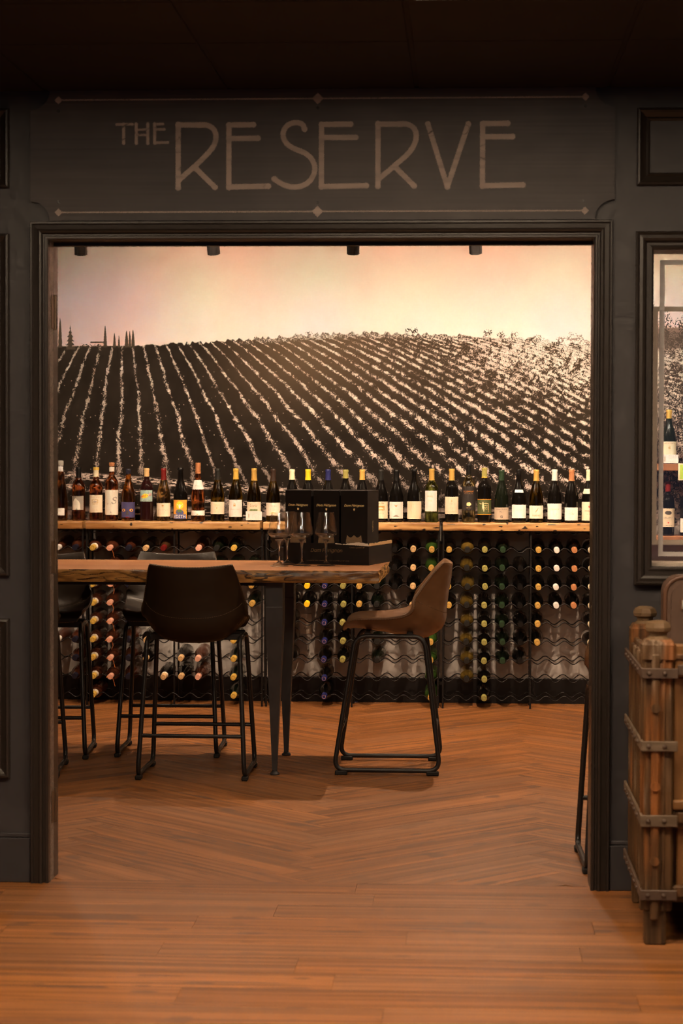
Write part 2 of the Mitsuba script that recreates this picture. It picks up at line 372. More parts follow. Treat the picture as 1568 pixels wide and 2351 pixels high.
for nm, c, me in (('black', (.004, .0036, .0034), 0), ('charcoal', (.013, .013, .012), 0), ('brown', (.024, .013, .009), 0), ('yellow', (.72, .46, .09), .2), ('gold', (.66, .40, .10), .35), ('sun', (.92, .52, .02), 0),
                  ('white', (.72, .69, .64), 0), ('cream', (.80, .70, .48), 0), ('navy', (.010, .010, .019), 0), ('blue', (.014, .016, .080), 0), ('olive', (.30, .27, .08), .1), ('green', (.014, .030, .014), 0),
                  ('copper', (.58, .25, .11), .4), ('red', (.11, .008, .007), 0), ('cork', (.62, .40, .19), 0), ('tan', (.66, .43, .20), 0), ('pink', (.72, .38, .27), .1), ('clearstopper', (.42, .40, .36), 0)):
    cap(nm, c, me)
PAPER = {}
def paper(name, c): PAPER[name] = mat('paper_'+name, pr(c, .65, .25))
for nm, c in (('white', (.80, .77, .73)), ('cream', (.80, .69, .52)), ('warm', (.78, .71, .60)), ('teal', (.36, .50, .46)), ('purple', (.050, .045, .12)), ('orange', (.86, .38, .06)), ('black', (.018, .015, .014)), ('greenolive', (.060, .072, .026)),
              ('tanlabel', (.40, .32, .24)), ('grey', (.30, .27, .23)), ('yellow', (.90, .72, .05)), ('redink', (.70, .05, .03)), ('ink', (.06, .05, .045)), ('paleink', (.50, .40, .30)), ('goldink', (.55, .36, .14)), ('blueink', (.07, .08, .20)),
              ('lime', (.42, .58, .10)), ('skin', (.85, .58, .36)), ('brightgold', (.80, .62, .30)), ('brownink', (.36, .20, .09)), ('tagtan', (.22, .16, .095)), ('dimgold', (.16, .105, .05)), ('cardboard', (.62, .40, .20)), ('orangeink', (.70, .24, .03)), ('leafgreen', (.10, .16, .05))):
    paper(nm, c)

# ---------------------------------------------------------------- the setting
DW = 7.22                                         # face of the wall with the doorway
OX0, OX1, OZ = -1.392, 0.417, 2.152               # clear opening
WX0, WX1, WZ0, WZ1 = 0.611, 1.75, 1.072, 2.115    # window opening
def wall_poly():
    w = sbox(-3.2, 0, 3.2, 2.66)
    return w.difference(sbox(OX0, -1, OX1, OZ)).difference(sbox(WX0, WZ0, WX1, WZ1))
wf = struct('wall_front', 'dark painted panelled wall with the wide doorway in it')
m = extr(wall_poly(), .15); v = m.vertices
add(wf, '', trimesh.Trimesh(np.stack([v[:, 0], DW+.15-v[:, 2], v[:, 1]], 1), m.faces), M_PAINT)
# room-side lining of that wall
PANEL = [(0, 0), (0, .010), (.006, .013), (.012, .008), (.026, .016), (.033, .022), (.039, .020), (.042, .012), (.042, 0)]
def wall_panel(x0, x1, z0, z1):
    add(wf, 'panel_moulding', mitre(x0+.042, x1-.042, z0+.042, z1-.042, PANEL, DW), M_TRIM)
    add(wf, 'panel', bx(x0+.042, x1-.042, DW-.004, DW+.01, z0+.042, z1-.042), M_PAINT)
for z0, z1 in ((2.325, 2.589), (1.03, 2.173), (.351, .887)):
    wall_panel(-2.5, -1.525, z0, z1)
wall_panel(.555, 1.8, 2.324, 2.578)
for s, x0, x1 in (('left', -3.2, OX0-.062), ('right', OX1+.062, 3.2)):
    b = struct('baseboard_'+s)
    add(b, '', cat([bx(x0, x1, DW-.016, DW, 0, .150, .003), bx(x0, x1, DW-.012, DW, .150, .166, .004)]), M_PAINT)
CASING = [(0, 0), (0, .018), (.004, .021), (.010, .021), (.013, .014), (.018, .014), (.022, .026), (.028, .029), (.034, .025), (.048, .022), (.052, .030), (.058, .030), (.060, .026), (.060, 0)]
tr = struct('trim_1', 'stepped dark door casing around the doorway')
add(tr, '', mitre(OX0, OX1, 0, OZ, CASING, DW, True), M_TRIM)
JB = DW+.15
add(tr, 'jamb', cat([bx(OX0-.02, OX0+.0005, DW-.002, DW+.012, 0, OZ), bx(OX0-.02, OX0+.0005, DW+.075, JB, 0, OZ)]), M_TRIM)
add(tr, 'jamb', bx(OX0-.02, OX0, DW+.012, DW+.075, 0, OZ), M_CREAM, label='cream painted left jamb')
add(tr, 'jamb', bx(OX1-.0005, OX1+.02, DW-.002, JB, 0, OZ), M_TRIM)
add(tr, 'jamb', bx(OX0-.02, OX1+.02, DW-.002, JB, OZ-.0005, OZ+.02), M_TRIM)
add(tr, 'door_stop', bx(OX0, OX1, DW+.08, DW+.11, OZ-.012, OZ), M_TRIM)
for z in (.248, 1.092, 1.916):
    h = thing('door_hinge', {.248: 'lowest bronze hinge on the cream left door jamb', 1.092: 'bronze hinge on the left door jamb beside the table edge', 1.916: 'highest bronze hinge on the left door jamb near the ceiling lights'}[z], 'hinge', 'hinges on the left jamb')
    add(h, 'leaf', bx(OX0-.001, OX0+.003, DW+.030, DW+.078, z-.055, z+.055, .001), M_HINGE)
    add(h, 'barrel', tube([(OX0+.004, DW+.082, z-.058), (OX0+.004, DW+.082, z+.058)], .006, 10), M_HINGE, smooth=40)
# window beside the doorway
wi = struct('window_1', 'framed shop window right of the doorway with a printed white border')
WPROF = [(0, -.02), (0, .012), (.006, .016), (.014, .012), (.022, .012), (.028, .026), (.036, .030), (.046, .028), (.052, .034), (.058, .030), (.058, 0)]
add(wi, 'frame', mitre(WX0, WX1, WZ0, WZ1, WPROF, DW), M_TRIM)
add(wi, 'reveal', cat([bx(WX0-.01, WX0+.001, DW, JB, WZ0, WZ1), bx(WX0, WX1, DW, JB, WZ1-.001, WZ1+.01), bx(WX1-.001, WX1+.01, DW, JB, WZ0, WZ1)]), M_TRIM)
add(wi, 'sill', bx(WX0, WX1, DW+.05, JB+.03, WZ0-.02, WZ0+.012, .003), M_CREAM, label='cream inner sill')
M_PANE = mat('window_pane', {'type': 'thindielectric', 'int_ior': 1.5})
M_PRINTW = mat('white_window_print', {'type': 'principledthin', 'base_color': rgb(.9, .9, .9), 'roughness': .6, 'diff_trans': 1.1})
M_BORDER_REFL = mat('border_reflection', {'type': 'principledthin', 'base_color': rgb(.62, .56, .46), 'roughness': .6, 'diff_trans': 1.1})  # colour of the border line's reflection, painted as strips
def sheet(x0, x1, z0, z1, y): return trimesh.Trimesh([[x0, y, z0], [x1, y, z0], [x1, y, z1], [x0, y, z1]], [[0, 1, 2], [0, 2, 3]], process=False)
def border(x0, x1, z0, z1, w, y):
    V, F = poly_vf(sbox(x0, z0, x1, z1).difference(sbox(x0+w, z0+w, x1-w, z1-w)))
    return trimesh.Trimesh(np.stack([V[:, 0], np.full(len(V), y), V[:, 1]], 1), F, process=False)
p1 = add(wi, 'pane', sheet(WX0, WX1, WZ0, WZ1, DW+.08), M_PANE)
add(p1, 'border_line', border(.640, 1.72, 1.104, 2.088, .0155, DW+.0795), M_PRINTW, label='white printed border line')
p2 = add(wi, 'pane', sheet(WX0, WX1, WZ0, WZ1, DW+.14), M_PANE)
add(p2, 'border_line', border(.6225, 1.74, 1.140, 1.938, .0165, DW+.1395), M_BORDER_REFL, label='painted reflection of the border line, paler, on the inner pane')  # reflection of the outer border line, painted on an added inner pane

# wine room shell
RB = 12.60
wb = struct('wall_back', 'back wall of the wine room printed with a vineyard hill in black and cream')
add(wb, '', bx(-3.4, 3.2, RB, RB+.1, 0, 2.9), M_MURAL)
add(struct('wall_left'), '', bx(-3.5, -3.4, JB, RB, 0, 2.9), M_PLASTER)
add(struct('wall_right'), '', bx(3.2, 3.3, JB, RB, 0, 2.9), M_PLASTER)
add(struct('ceiling_2'), '', bx(-3.5, 3.3, JB, RB, 2.86, 2.96), M_PLASTER)
add(struct('wall_inner_front'), '', (lambda m: trimesh.Trimesh(np.stack([m.vertices[:, 0], JB+.012-m.vertices[:, 2], m.vertices[:, 1]], 1), m.faces))(extr(unary_union([sbox(-3.4, 0, 3.2, 2.86)]).difference(sbox(OX0-.02, -1, OX1+.02, OZ+.02)).difference(sbox(WX0-.01, WZ0-.02, WX1+.01, WZ1+.01)), .011)), M_PLASTER)
bb = struct('baseboard_back')
add(bb, '', bx(-3.4, 3.2, RB-.012, RB, 0, .142, .002), M_BASE)
# shop side walls and ceiling (grid of black tiles)
add(struct('wall_shop_left'), '', bx(-3.3, -3.2, 0, DW, 0, 2.66), M_PAINT)
add(struct('wall_shop_right'), '', bx(3.2, 3.3, 0, DW, 0, 2.66), M_PAINT)
ce = struct('ceiling', 'black drop ceiling of square tiles over the shop floor')
add(ce, '', bx(-3.2, 3.2, -.5, DW, 2.662, 2.70), M_CEIL)
CX = [-2.64, -2.02, -1.40, -.786, -.168, .458, 1.07, 1.69]; CY = [7.215, 6.385, 5.803, 5.25, 4.64]
for i in range(len(CX)-1):
    for j in range(len(CY)-1):
        if (i, j) in ((4, 2), (1, 3), (3, 3), (6, 3)): continue
        add(ce, 'tile', bx(CX[i]+.006, CX[i+1]-.006, CY[j+1]+.003, CY[j]-.003, 2.645, 2.665, .003), M_CEIL)
add(ce, 'grid', cat([bx(x-.006, x+.006, 4.5, DW, 2.650, 2.664) for x in CX]+[bx(CX[0], CX[-1], y-.003, y+.003, 2.652, 2.664) for y in CY]), M_CEIL)
lt = thing('ceiling_light', 'square recessed ceiling panel light at the top edge of the picture', 'light')
add(lt, 'frame', mitre(CX[4]+.03, CX[5]-.03, 0, 1, [(0, 0)], 0) if False else cat([bx(CX[4]+.008, CX[4]+.03, CY[3]+.008, CY[2]-.008, 2.640, 2.664), bx(CX[5]-.03, CX[5]-.008, CY[3]+.008, CY[2]-.008, 2.640, 2.664), bx(CX[4]+.008, CX[5]-.008, CY[2]-.030, CY[2]-.008, 2.640, 2.664), bx(CX[4]+.008, CX[5]-.008, CY[3]+.008, CY[3]+.030, 2.640, 2.664)]), M_CEIL)
_m = bx(CX[4]+.03, CX[5]-.03, CY[3]+.03, CY[2]-.03, 2.641, 2.650)
add(lt, 'diffuser', _m, M_CREAM, emitter={'type': 'area', 'radiance': rgb(*[SHOP_LAMP*c for c in (1, .74, .50)])})

for i, (lx, ly) in enumerate(((-1.71, 4.945), (-.477, 4.945), (1.38, 4.945), (-1.71, 3.2), (.2, 3.2), (1.8, 3.2))):  # extra ceiling lights out of view, added to brighten the shop
    q_ = thing('ceiling_light', ['added unseen square ceiling light of the shop, front row at left', 'added unseen square ceiling light of the shop, front row in the middle', 'added unseen square ceiling light of the shop, front row at right', 'added unseen square ceiling light of the shop, back row at left', 'added unseen square ceiling light of the shop, back row in the middle', 'added unseen square ceiling light of the shop, back row at right'][i], 'light', 'added shop ceiling lights out of view')
    add(q_, 'frame', cat([bx(lx-.30, lx+.30, ly+s_*.28-.02, ly+s_*.28+.02, 2.64, 2.662) for s_ in (-1, 1)]+[bx(lx+s_*.28-.02, lx+s_*.28+.02, ly-.26, ly+.26, 2.64, 2.662) for s_ in (-1, 1)]), M_CEIL)
    add(q_, 'diffuser', bx(lx-.26, lx+.26, ly-.26, ly+.26, 2.641, 2.655), M_CREAM, emitter={'type': 'area', 'radiance': rgb(*[SHOP_LAMP*(1.0 if i < 3 else .22)*c for c in (1, .74, .50)])})

# floor: planks as parts
fl = struct('floor', 'red-brown wood plank floor, herringbone in the wine room and straight boards in front')
add(fl, '', bx(-3.4, 3.2, -.5, RB, -.05, -.0035), M_SUBFLOOR)
PK = [0]
def plank(poly, ang):
    poly = poly.buffer(-.0006, join_style=2)
    if poly.is_empty or poly.area < .002: return
    for g in getattr(poly, 'geoms', [poly]):
        PK[0] += 1
        m = extr(g, .0045); v = m.vertices; v[:, 2] -= .0045
        c, s = math.cos(ang), math.sin(ang); cx, cy = g.centroid.x, g.centroid.y
        u = (v[:, 0]-cx)*c+(v[:, 1]-cy)*s+R.random()*30; w = -(v[:, 0]-cx)*s+(v[:, 1]-cy)*c
        uv = np.stack([u, .5+w+PK[0]], 1)
        add(fl, 'plank', trimesh.Trimesh(v, m.faces, process=False), M_FLOOR, uv=uv)
FT = 7.27
room = sbox(-2.75, FT, 1.35, 12.6)
n, W = 8, .1525; X0 = -.525; q = W/math.sqrt(2)
def cell(x, y, dx, dy):
    return Polygon([(X0+(a-b)*q, 6.0+(a+b)*q) for a, b in ((x, y), (x+dx, y), (x+dx, y+dy), (x, y+dy))])
for mm in (-2, -1, 0, 1, 2):
    for i in range(-40, 90):
        for (P, ang) in ((cell(i+n*mm, i-n*mm, n, 1), math.pi/4), (cell(i+n+n*mm, i-n+1-n*mm, 1, n), 3*math.pi/4)):
            c = P.intersection(room)
            if not c.is_empty and c.area > .001: plank(c, ang)
PW = .182
for r in range(14):
    y1 = FT-r*PW; x = -2.3+R.random()*.9-1.2
    while x < 1.6:
        plank(sbox(max(x, -2.2), y1-PW, min(x+1.22, 1.6), y1).intersection(sbox(-2.2, 0, 1.6, 9)), 0); x += 1.22

# ---------------------------------------------------------------- lamps of the wine room
LAMPX = [(-1.9729, -.10), (-1.2975, .16), (-.578, -.02), (.0393, .12)]
desc = ['leftmost of the four black spotlight heads above the mural', 'second from left of the black spotlight heads above the mural', 'third from left of the black spotlight heads above the mural', 'rightmost of the four black spotlight heads above the mural']
M_LENS = mat('lens', pr((.8, .7, .5), .4))
track = thing('light_track', 'black ceiling track carrying the row of spotlight heads', 'track')
add(track, '', bx(-3.0, 2.6, 11.075, 11.125, 2.815, 2.86, .004), M_BLACK)
for i, (x, tilt) in enumerate(LAMPX + [(.75, .1), (1.5, 0)]):
    L = 4
    if i < 4: k = thing('track_spotlight', desc[i], 'spotlight', 'spotlights on the track')
    else: k = thing('track_spotlight', ['black spotlight head on the track, right of the doorway', 'black spotlight head at the far right end of the track'][i-4], 'spotlight', 'spotlights on the track')
    # barrel: open cylinder, leaning to the wall a little
    tgt = np.array([x+tilt*1.2, 11.1+.42, 0.]); top = np.array([x-tilt*.04, 11.1-.06, 2.637]); 
    ax = np.array([tilt*.45, .38, -1.0]); ax /= np.linalg.norm(ax)
    bar = lathe([(0, 0), (.030, 0), (.0325, .006), (.0325, .19), (.0285, .19), (.0285, .168), (0, .168)], 24)
    zz = ax; xx = np.cross([0, 1, 0], zz); xx /= np.linalg.norm(xx); yy = np.cross(zz, xx)
    Mx = np.eye(4); Mx[:3, 0], Mx[:3, 1], Mx[:3, 2], Mx[:3, 3] = xx, yy, zz, top
    bar.apply_transform(Mx)
    add(k, 'barrel', bar, M_BLACK, smooth=35)
    ln = trimesh.creation.cylinder(.027, .004, sections=20); ln.apply_translation([0, 0, .172]); ln.apply_transform(Mx)
    add(k, 'lens', ln, M_LENS, emitter={'type': 'area', 'radiance': rgb(*[450*c for c in WARM])})
    add(k, 'stem', tube([(x, 11.1, 2.82), (x, 11.1-.005, 2.74), top+ax*.02], .008, 8), M_BLACK, smooth=True)
    e = top+ax*.20
    spot('lamp_beam_%d' % i, e, (x+tilt*2.0, RB, 1.80), MURAL_SPOT*(1.15, .90, .86, 1.0, 1, 1)[i], 54, 10)
for i, (x, y) in enumerate(((-2.3, 10.4), (-1.3, 10.75), (.1, 10.8), (-.5, 9.2), (1.4, 9.8), (.6, 8.4), (-1.6, 8.3))):
    k = thing('ceiling_downlight', ['recessed downlight over the left end of the bar table', 'recessed downlight over the near stool at the bar table', 'recessed downlight right of the bar table end', 'recessed downlight in front of the bar table', 'recessed downlight behind the shop window', 'recessed downlight inside the right door jamb', 'recessed downlight inside the left door jamb'][i], 'downlight', 'downlights in the wine room ceiling')
    add(k, 'ring', xf(lathe([(.038, 0), (.052, 0), (.054, .004), (.052, .010), (.038, .010), (.038, 0)], 24), (x, y, 2.85)), M_BLACK, smooth=35)
    add(k, 'lens', xf(trimesh.creation.cylinder(.037, .003, sections=20), (x, y, 2.856)), M_LENS, emitter={'type': 'area', 'radiance': rgb(*[(900 if i in (0, 1, 2, 4) else 220)*c for c in WARM])})
    spot('down_beam_%d' % i, (x, y, 2.84), (x+.001, y, 0), [3.0, 7, TABLE_SPOT, .8, 4.4, 1.6, 1.6][i], 62, 30)

# ---------------------------------------------------------------- sign over the doorway
SY = DW-.022
# the board is drawn in units of about 1.45 mm
def sp(px, py): return (-1.356+(px-141)*(1.741/1201), 2.613-(py-235+(px-141)*.0048)*(1.741/1201)*1.004)
sg = thing('shop_sign', 'wide dark sign board with art deco lettering above the doorway', 'sign')
r = .064
bd = sbox(-1.45, 2.214, .482, 2.6445)
for cx_, cz_ in ((-1.45, 2.214), (-1.45, 2.6445), (.482, 2.214), (.482, 2.6445)): bd = bd.difference(Point(cx_, cz_).buffer(r, 24))
m = extr(bd, DW-SY); v = m.vertices
add(sg, 'board', trimesh.Trimesh(np.stack([v[:, 0], DW-v[:, 2]-.0002, v[:, 1]], 1), m.faces), M_SIGN)
def stroke(pts, w=12, smooth=False):
    p = np.array([sp(*q) for q in pts])
    if smooth:
        from scipy.interpolate import splprep, splev
        tck, _ = splprep(p.T, s=0, k=3); p = np.array(splev(np.linspace(0, 1, 40), tck)).T
    k = 1.741/1201
    g = LineString(p).buffer(w*k/2, quad_segs=6)
    return unary_union([g]+[Point(*e).buffer(w*k*.56, quad_segs=6) for e in (p[0], p[-1])])
c1 = lambda x, y: (x/1.96, 180+y/1.96)
c2 = lambda x, y: (780+x/1.99, 180+y/1.99)
def R_(c, dx): 
    return [stroke([c(817+dx, 217), c(817+dx, 497)]), stroke([c(817+dx, 219), c(930+dx, 219), ]), stroke([c(a+dx, b) for a, b in ((915, 219), (950, 221), (978, 240), (987, 272), (978, 308), (950, 345), (910, 385), (865, 425), (822, 462))], 12, True), stroke([c(900+dx, 415), c(983+dx, 495)])]
def E_(c, x, tops): 
    (t, yt), (mid, ym), (bt, yb) = tops
    return [stroke([c(x, yt), c(x, yb+2)]), stroke([c(x, yt), c(t, yt-1)]), stroke([c(x, ym), c(mid, ym-1)]), stroke([c(x, yb), c(bt, yb-4)])]
LET = [('R', R_(c1, 0)), ('E', E_(c1, 1045, ((1155, 219), (1175, 279), (1222, 494)))),
       ('S', [stroke([c1(a, b) for a, b in ((1384, 238), (1372, 215), (1340, 209), (1306, 222), (1288, 255), (1297, 292), (1332, 321), (1388, 345), (1422, 380), (1430, 420), (1411, 463), (1372, 489), (1330, 494), (1284, 481), (1249, 458))], 12, True)]),
       ('E', E_(c2, -70, ((62, 220), (85, 279), (133, 499)))),
       ('R', [stroke([c2(186, 217), c2(186, 498)]), stroke([c2(186, 219), c2(290, 219)]), stroke([c2(a, b) for a, b in ((280, 219), (322, 221), (350, 240), (359, 272), (350, 310), (325, 348), (285, 385), (238, 425), (190, 464))], 12, True), stroke([c2(268, 415), c2(350, 496)])]),
       ('V', [stroke([c2(411, 219), c2(500, 500)]), stroke([c2(500, 500), c2(593, 219)])]),
       ('E', E_(c2, 658, ((770, 217), (792, 276), (840, 495)))),
       ('T', [stroke([c1(540, 216), c1(610, 215)], 6), stroke([c1(571, 215), c1(571, 299)], 7)]),
       ('H', [stroke([c1(628, 214), c1(628, 300)], 7), stroke([c1(680, 214), c1(680, 300)], 7), stroke([c1(628, 240), c1(680, 238)], 5), stroke([c1(628, 263), c1(680, 263)], 5)]),
       ('E', [stroke([c1(711, 214), c1(711, 299)], 7), stroke([c1(711, 215), c1(748, 214)], 6), stroke([c1(711, 238), c1(754, 238)], 6), stroke([c1(711, 297), c1(771, 296)], 6)])]
for ch, st in LET:
    add(sg, 'letter', on_plane(unary_union(st), SY, .0006), M_LETTER)
k = 1.741/1201
for ya, yb_ in ((235, 229.5), (490, 487)):
    zc = sp(141, ya)[1]
    add(sg, 'rule_line', on_plane(sbox(-1.356, zc-.0022, .385, zc+.0022), SY, .0005), M_LETTER)
    for x, h in ((-1.356, .0135), (-.4935, .019), (.385, .0135)):
        add(sg, 'diamond', on_plane(Polygon([(x-h, zc), (x, zc-h), (x+h, zc), (x, zc+h)]), SY, .0007), M_LETTER)
for px, py in ((141, 260), (736, 253), (1342, 250), (141, 467), (736, 467), (1339, 463)):
    x, z = sp(px, py)
    add(sg, 'screw', on_plane(Point(x, z).buffer(.0052, 6), SY, .0012), M_BLACK)

# ---------------------------------------------------------------- wine racks
COLS = dict(A=-2.315, B=-2.22, C=-2.118, D=-2.019, E=-1.914, F=-1.812, G=-1.715, H=-1.614, I=-1.515, J=-1.413, K=-1.311, L=-1.21, M=-1.096, N=-.995, O=-.896, P=-.798, Q=-.692, R=-.603, S=-.501, T=-.4, U=-.298,
            V=-.194, W=-.096, X=.007, Y=.107, Z=.207, AA=.307, BB=.407, CC=.508, DD=.609, EE=.704)
def trough(x):
    """height of the wave at x (0 at a trough, 1 at a peak)"""
    xs = sorted(COLS.values()); xs = [xs[0]-.1*k for k in range(8, 0, -1)]+xs+[xs[-1]+.1*k for k in range(1, 4)]
    d = np.abs(np.subtract.outer(x, xs)).min(1)
    return (1-np.cos(np.pi*np.clip(d/.05, 0, 1)))/2
FY, BY = 12.315, 12.515
ROWZ = [.903-.1045*k for k in range(-1, 9)]
RACKS = [(-2.665, -2.178, 1), (-2.164, -1.150, 2), (-1.136, -.149, 2), (-.131, .865, 2)]
RL = ['black wire wine rack at the far left beside the door jamb', 'black wire wine rack behind the near stool, left part of the wall', 'black wire wine rack in the middle, behind the table end and side-on stool', 'black wire wine rack at the right end of the wall']
for (xa, xb, bays), lab in zip(RACKS, RL):
    rk = thing('wine_rack', lab, 'wine rack', 'wine racks along the back wall')
    for i in range(bays+1):
        x = xa+(xb-xa)*i/bays
        x = x+.005 if i == 0 else x-.005 if i == bays else x
        for y in (FY+.006, BY-.006):
            add(rk, 'post', bx(x-.005, x+.005, y-.005, y+.005, 0, 1.004, .001), M_WIRE)
        add(rk, 'side_rail', cat([bx(x-.004, x+.004, FY, BY, z-.004, z+.004) for z in (.03, 1.0)]), M_WIRE)
    add(rk, 'top_rail', bx(xa, xb, FY-.002, FY+.012, .998, 1.008, .001), M_WIRE)
    add(rk, 'top_rail', bx(xa, xb, BY-.012, BY+.002, .998, 1.008, .001), M_WIRE)
    for z in ROWZ:
        for y in (FY, BY):
            xs = np.linspace(xa+.004, xb-.004, int((xb-xa)/.0085))
            zz = z-.0205+.027*trough(xs)
            add(rk, 'wave_wire', tube(np.stack([xs, np.full_like(xs, y), zz], 1), .0033, 6), M_WIRE, smooth=True)
    for x in (xa, xb):
        for z in (.12, .93):
            add(rk, 'bracket', bx(x-.012, x+.012, BY-.01, RB-.012, z-.008, z+.008), M_WIRE)

# bottle shapes (r, z)
BURG = [(0, .022), (.020, .018), (.031, .003), (.0345, 0), (.0385, .004), (.0400, .012), (.0405, .12), (.0395, .145), (.036, .168), (.0295, .192), (.0225, .214), (.0175, .232), (.0152, .250), (.0145, .272), (.0145, .284), (.0160, .285), (.0160, .292), (.0148, .294), (.0140, .298), (0, .298)]
BORD = [(0, .030), (.012, .026), (.026, .004), (.0325, 0), (.0362, .003), (.0375, .010), (.0375, .185), (.0360, .198), (.0305, .212), (.0220, .224), (.0168, .232), (.0150, .244), (.0145, .27), (.0145, .288), (.0158, .289), (.0158, .296), (.0145, .300), (0, .300)]
FLUTE = [(0, .025), (.022, .006), (.031, 0), (.0355, .004), (.0372, .012), (.0378, .08), (.036, .13), (.031, .18), (.024, .225), (.0175, .262), (.0148, .29), (.0140, .315), (.0150, .318), (.0150, .335), (.013, .340), (0, .340)]
CURVY = [(0, .02), (.025, .004), (.034, 0), (.0385, .005), (.0395, .014), (.0385, .05), (.0365, .07), (.0368, .085), (.039, .115), (.0395, .135), (.0365, .160), (.030, .192), (.0235, .218), (.0178, .236), (.0155, .252), (.0150, .275), (.0165, .276), (.0165, .280), (.0145, .281), (.0145, .328), (0, .328)]
def refine(prof, k=2):
    """round the profile between its points without moving them"""
    return prof
SH = {'burg': (BURG, .298), 'bord': (BORD, .300), 'flute': (FLUTE, .340), 'curvy': (CURVY, .328)}
def prof_r(sh, z):
    p = [q for q in SH[sh][0][4:]]; return float(np.interp(z, [q[1] for q in p], [q[0] for q in p]))
def scaled(sh, H, wr):
    P, h0 = SH[sh]; return [(r_*wr, z_*H/h0) for r_, z_ in P]
def cap_mesh(sh, H, wr, length, n=24, over=.0006):
    P = [(r_+over, z_) for r_, z_ in scaled(sh, H, wr) if z_ > H-length and r_ > 0]
    z0 = H-length; r0 = np.interp(z0, [z_ for _, z_ in scaled(sh, H, wr)[4:]], [r_ for r_, _ in scaled(sh, H, wr)[4:]])+over
    return lathe([(r0-over*.9, z0), (r0, z0)]+P+[(0, H+over)], n)
def wrap(sh, H, wr, z0, z1, a0, a1, over=.0005, nz=6, na=14, edge=None):
    """a label: a thin sheet round the bottle, angles from -y (front)"""
    P = scaled(sh, H, wr)[4:]; zs = np.linspace(z0, z1, nz); an = np.linspace(a0, a1, na)
    rr = np.interp(zs, [z_ for _, z_ in P], [r_ for r_, _ in P])+over
    G = np.array([[[r_*math.sin(a), -r_*math.cos(a), z_] for a in an] for r_, z_ in zip(rr, zs)])
    if edge: 
        for j in range(na): G[:, j, 2] = z0+(zs-z0)*1.0 + (edge(an[j]) if callable(edge) else 0)
    return grid(np.transpose(G, (1, 0, 2)))
def wrap_flat(V, F, sh, H, wr, zc, over):
    """flat print (x, z about a centre) laid round the bottle"""
    P = scaled(sh, H, wr)[4:]
    z = V[:, 1]+zc; r_ = np.interp(z, [q_[1] for q_ in P], [q_[0] for q_ in P])+over
    a = V[:, 0]/max(r_.max(), 1e-6)
    return trimesh.Trimesh(np.stack([r_*np.sin(a), -r_*np.cos(a), z], 1), F[:, ::1], process=False)
for nm in PAPER.values(): scene[nm] = {'type': 'twosided', 'bsdf': scene[nm]}

# resting bottles: built once per kind, neck towards the room, tipped slightly forward
rack_ply = {}
def rack_bottle_ply(sh):
    if sh not in rack_ply:
        H = SH[sh][1]
        P = [(0, .0)]+[q_ for q_ in SH[sh][0][3:]]
        rack_ply[sh] = {'body': mikit.ply(lathe(P, 26), smooth=50), 'cap': mikit.ply(cap_mesh(sh, H, 1, .055, 20), smooth=40),
            'label': mikit.ply(wrap(sh, H, 1, .045, .125, -1.5, 1.5, .0006, 3, 16), smooth=True), 'neck': mikit.ply(wrap(sh, H, 1, .225, .246, -3.1, 3.1, .0006, 3, 20), smooth=True),
            'disc': mikit.ply(lathe([(.0095, H+.0009), (.0105, H+.0009), (.0105, H+.0016), (.0095, H+.0016), (.0095, H+.0009)], 18), smooth=40)}
    return rack_ply[sh]
ORD = ['top', 'second', 'third', 'fourth', 'fifth', 'sixth', 'seventh', 'eighth', 'ninth']
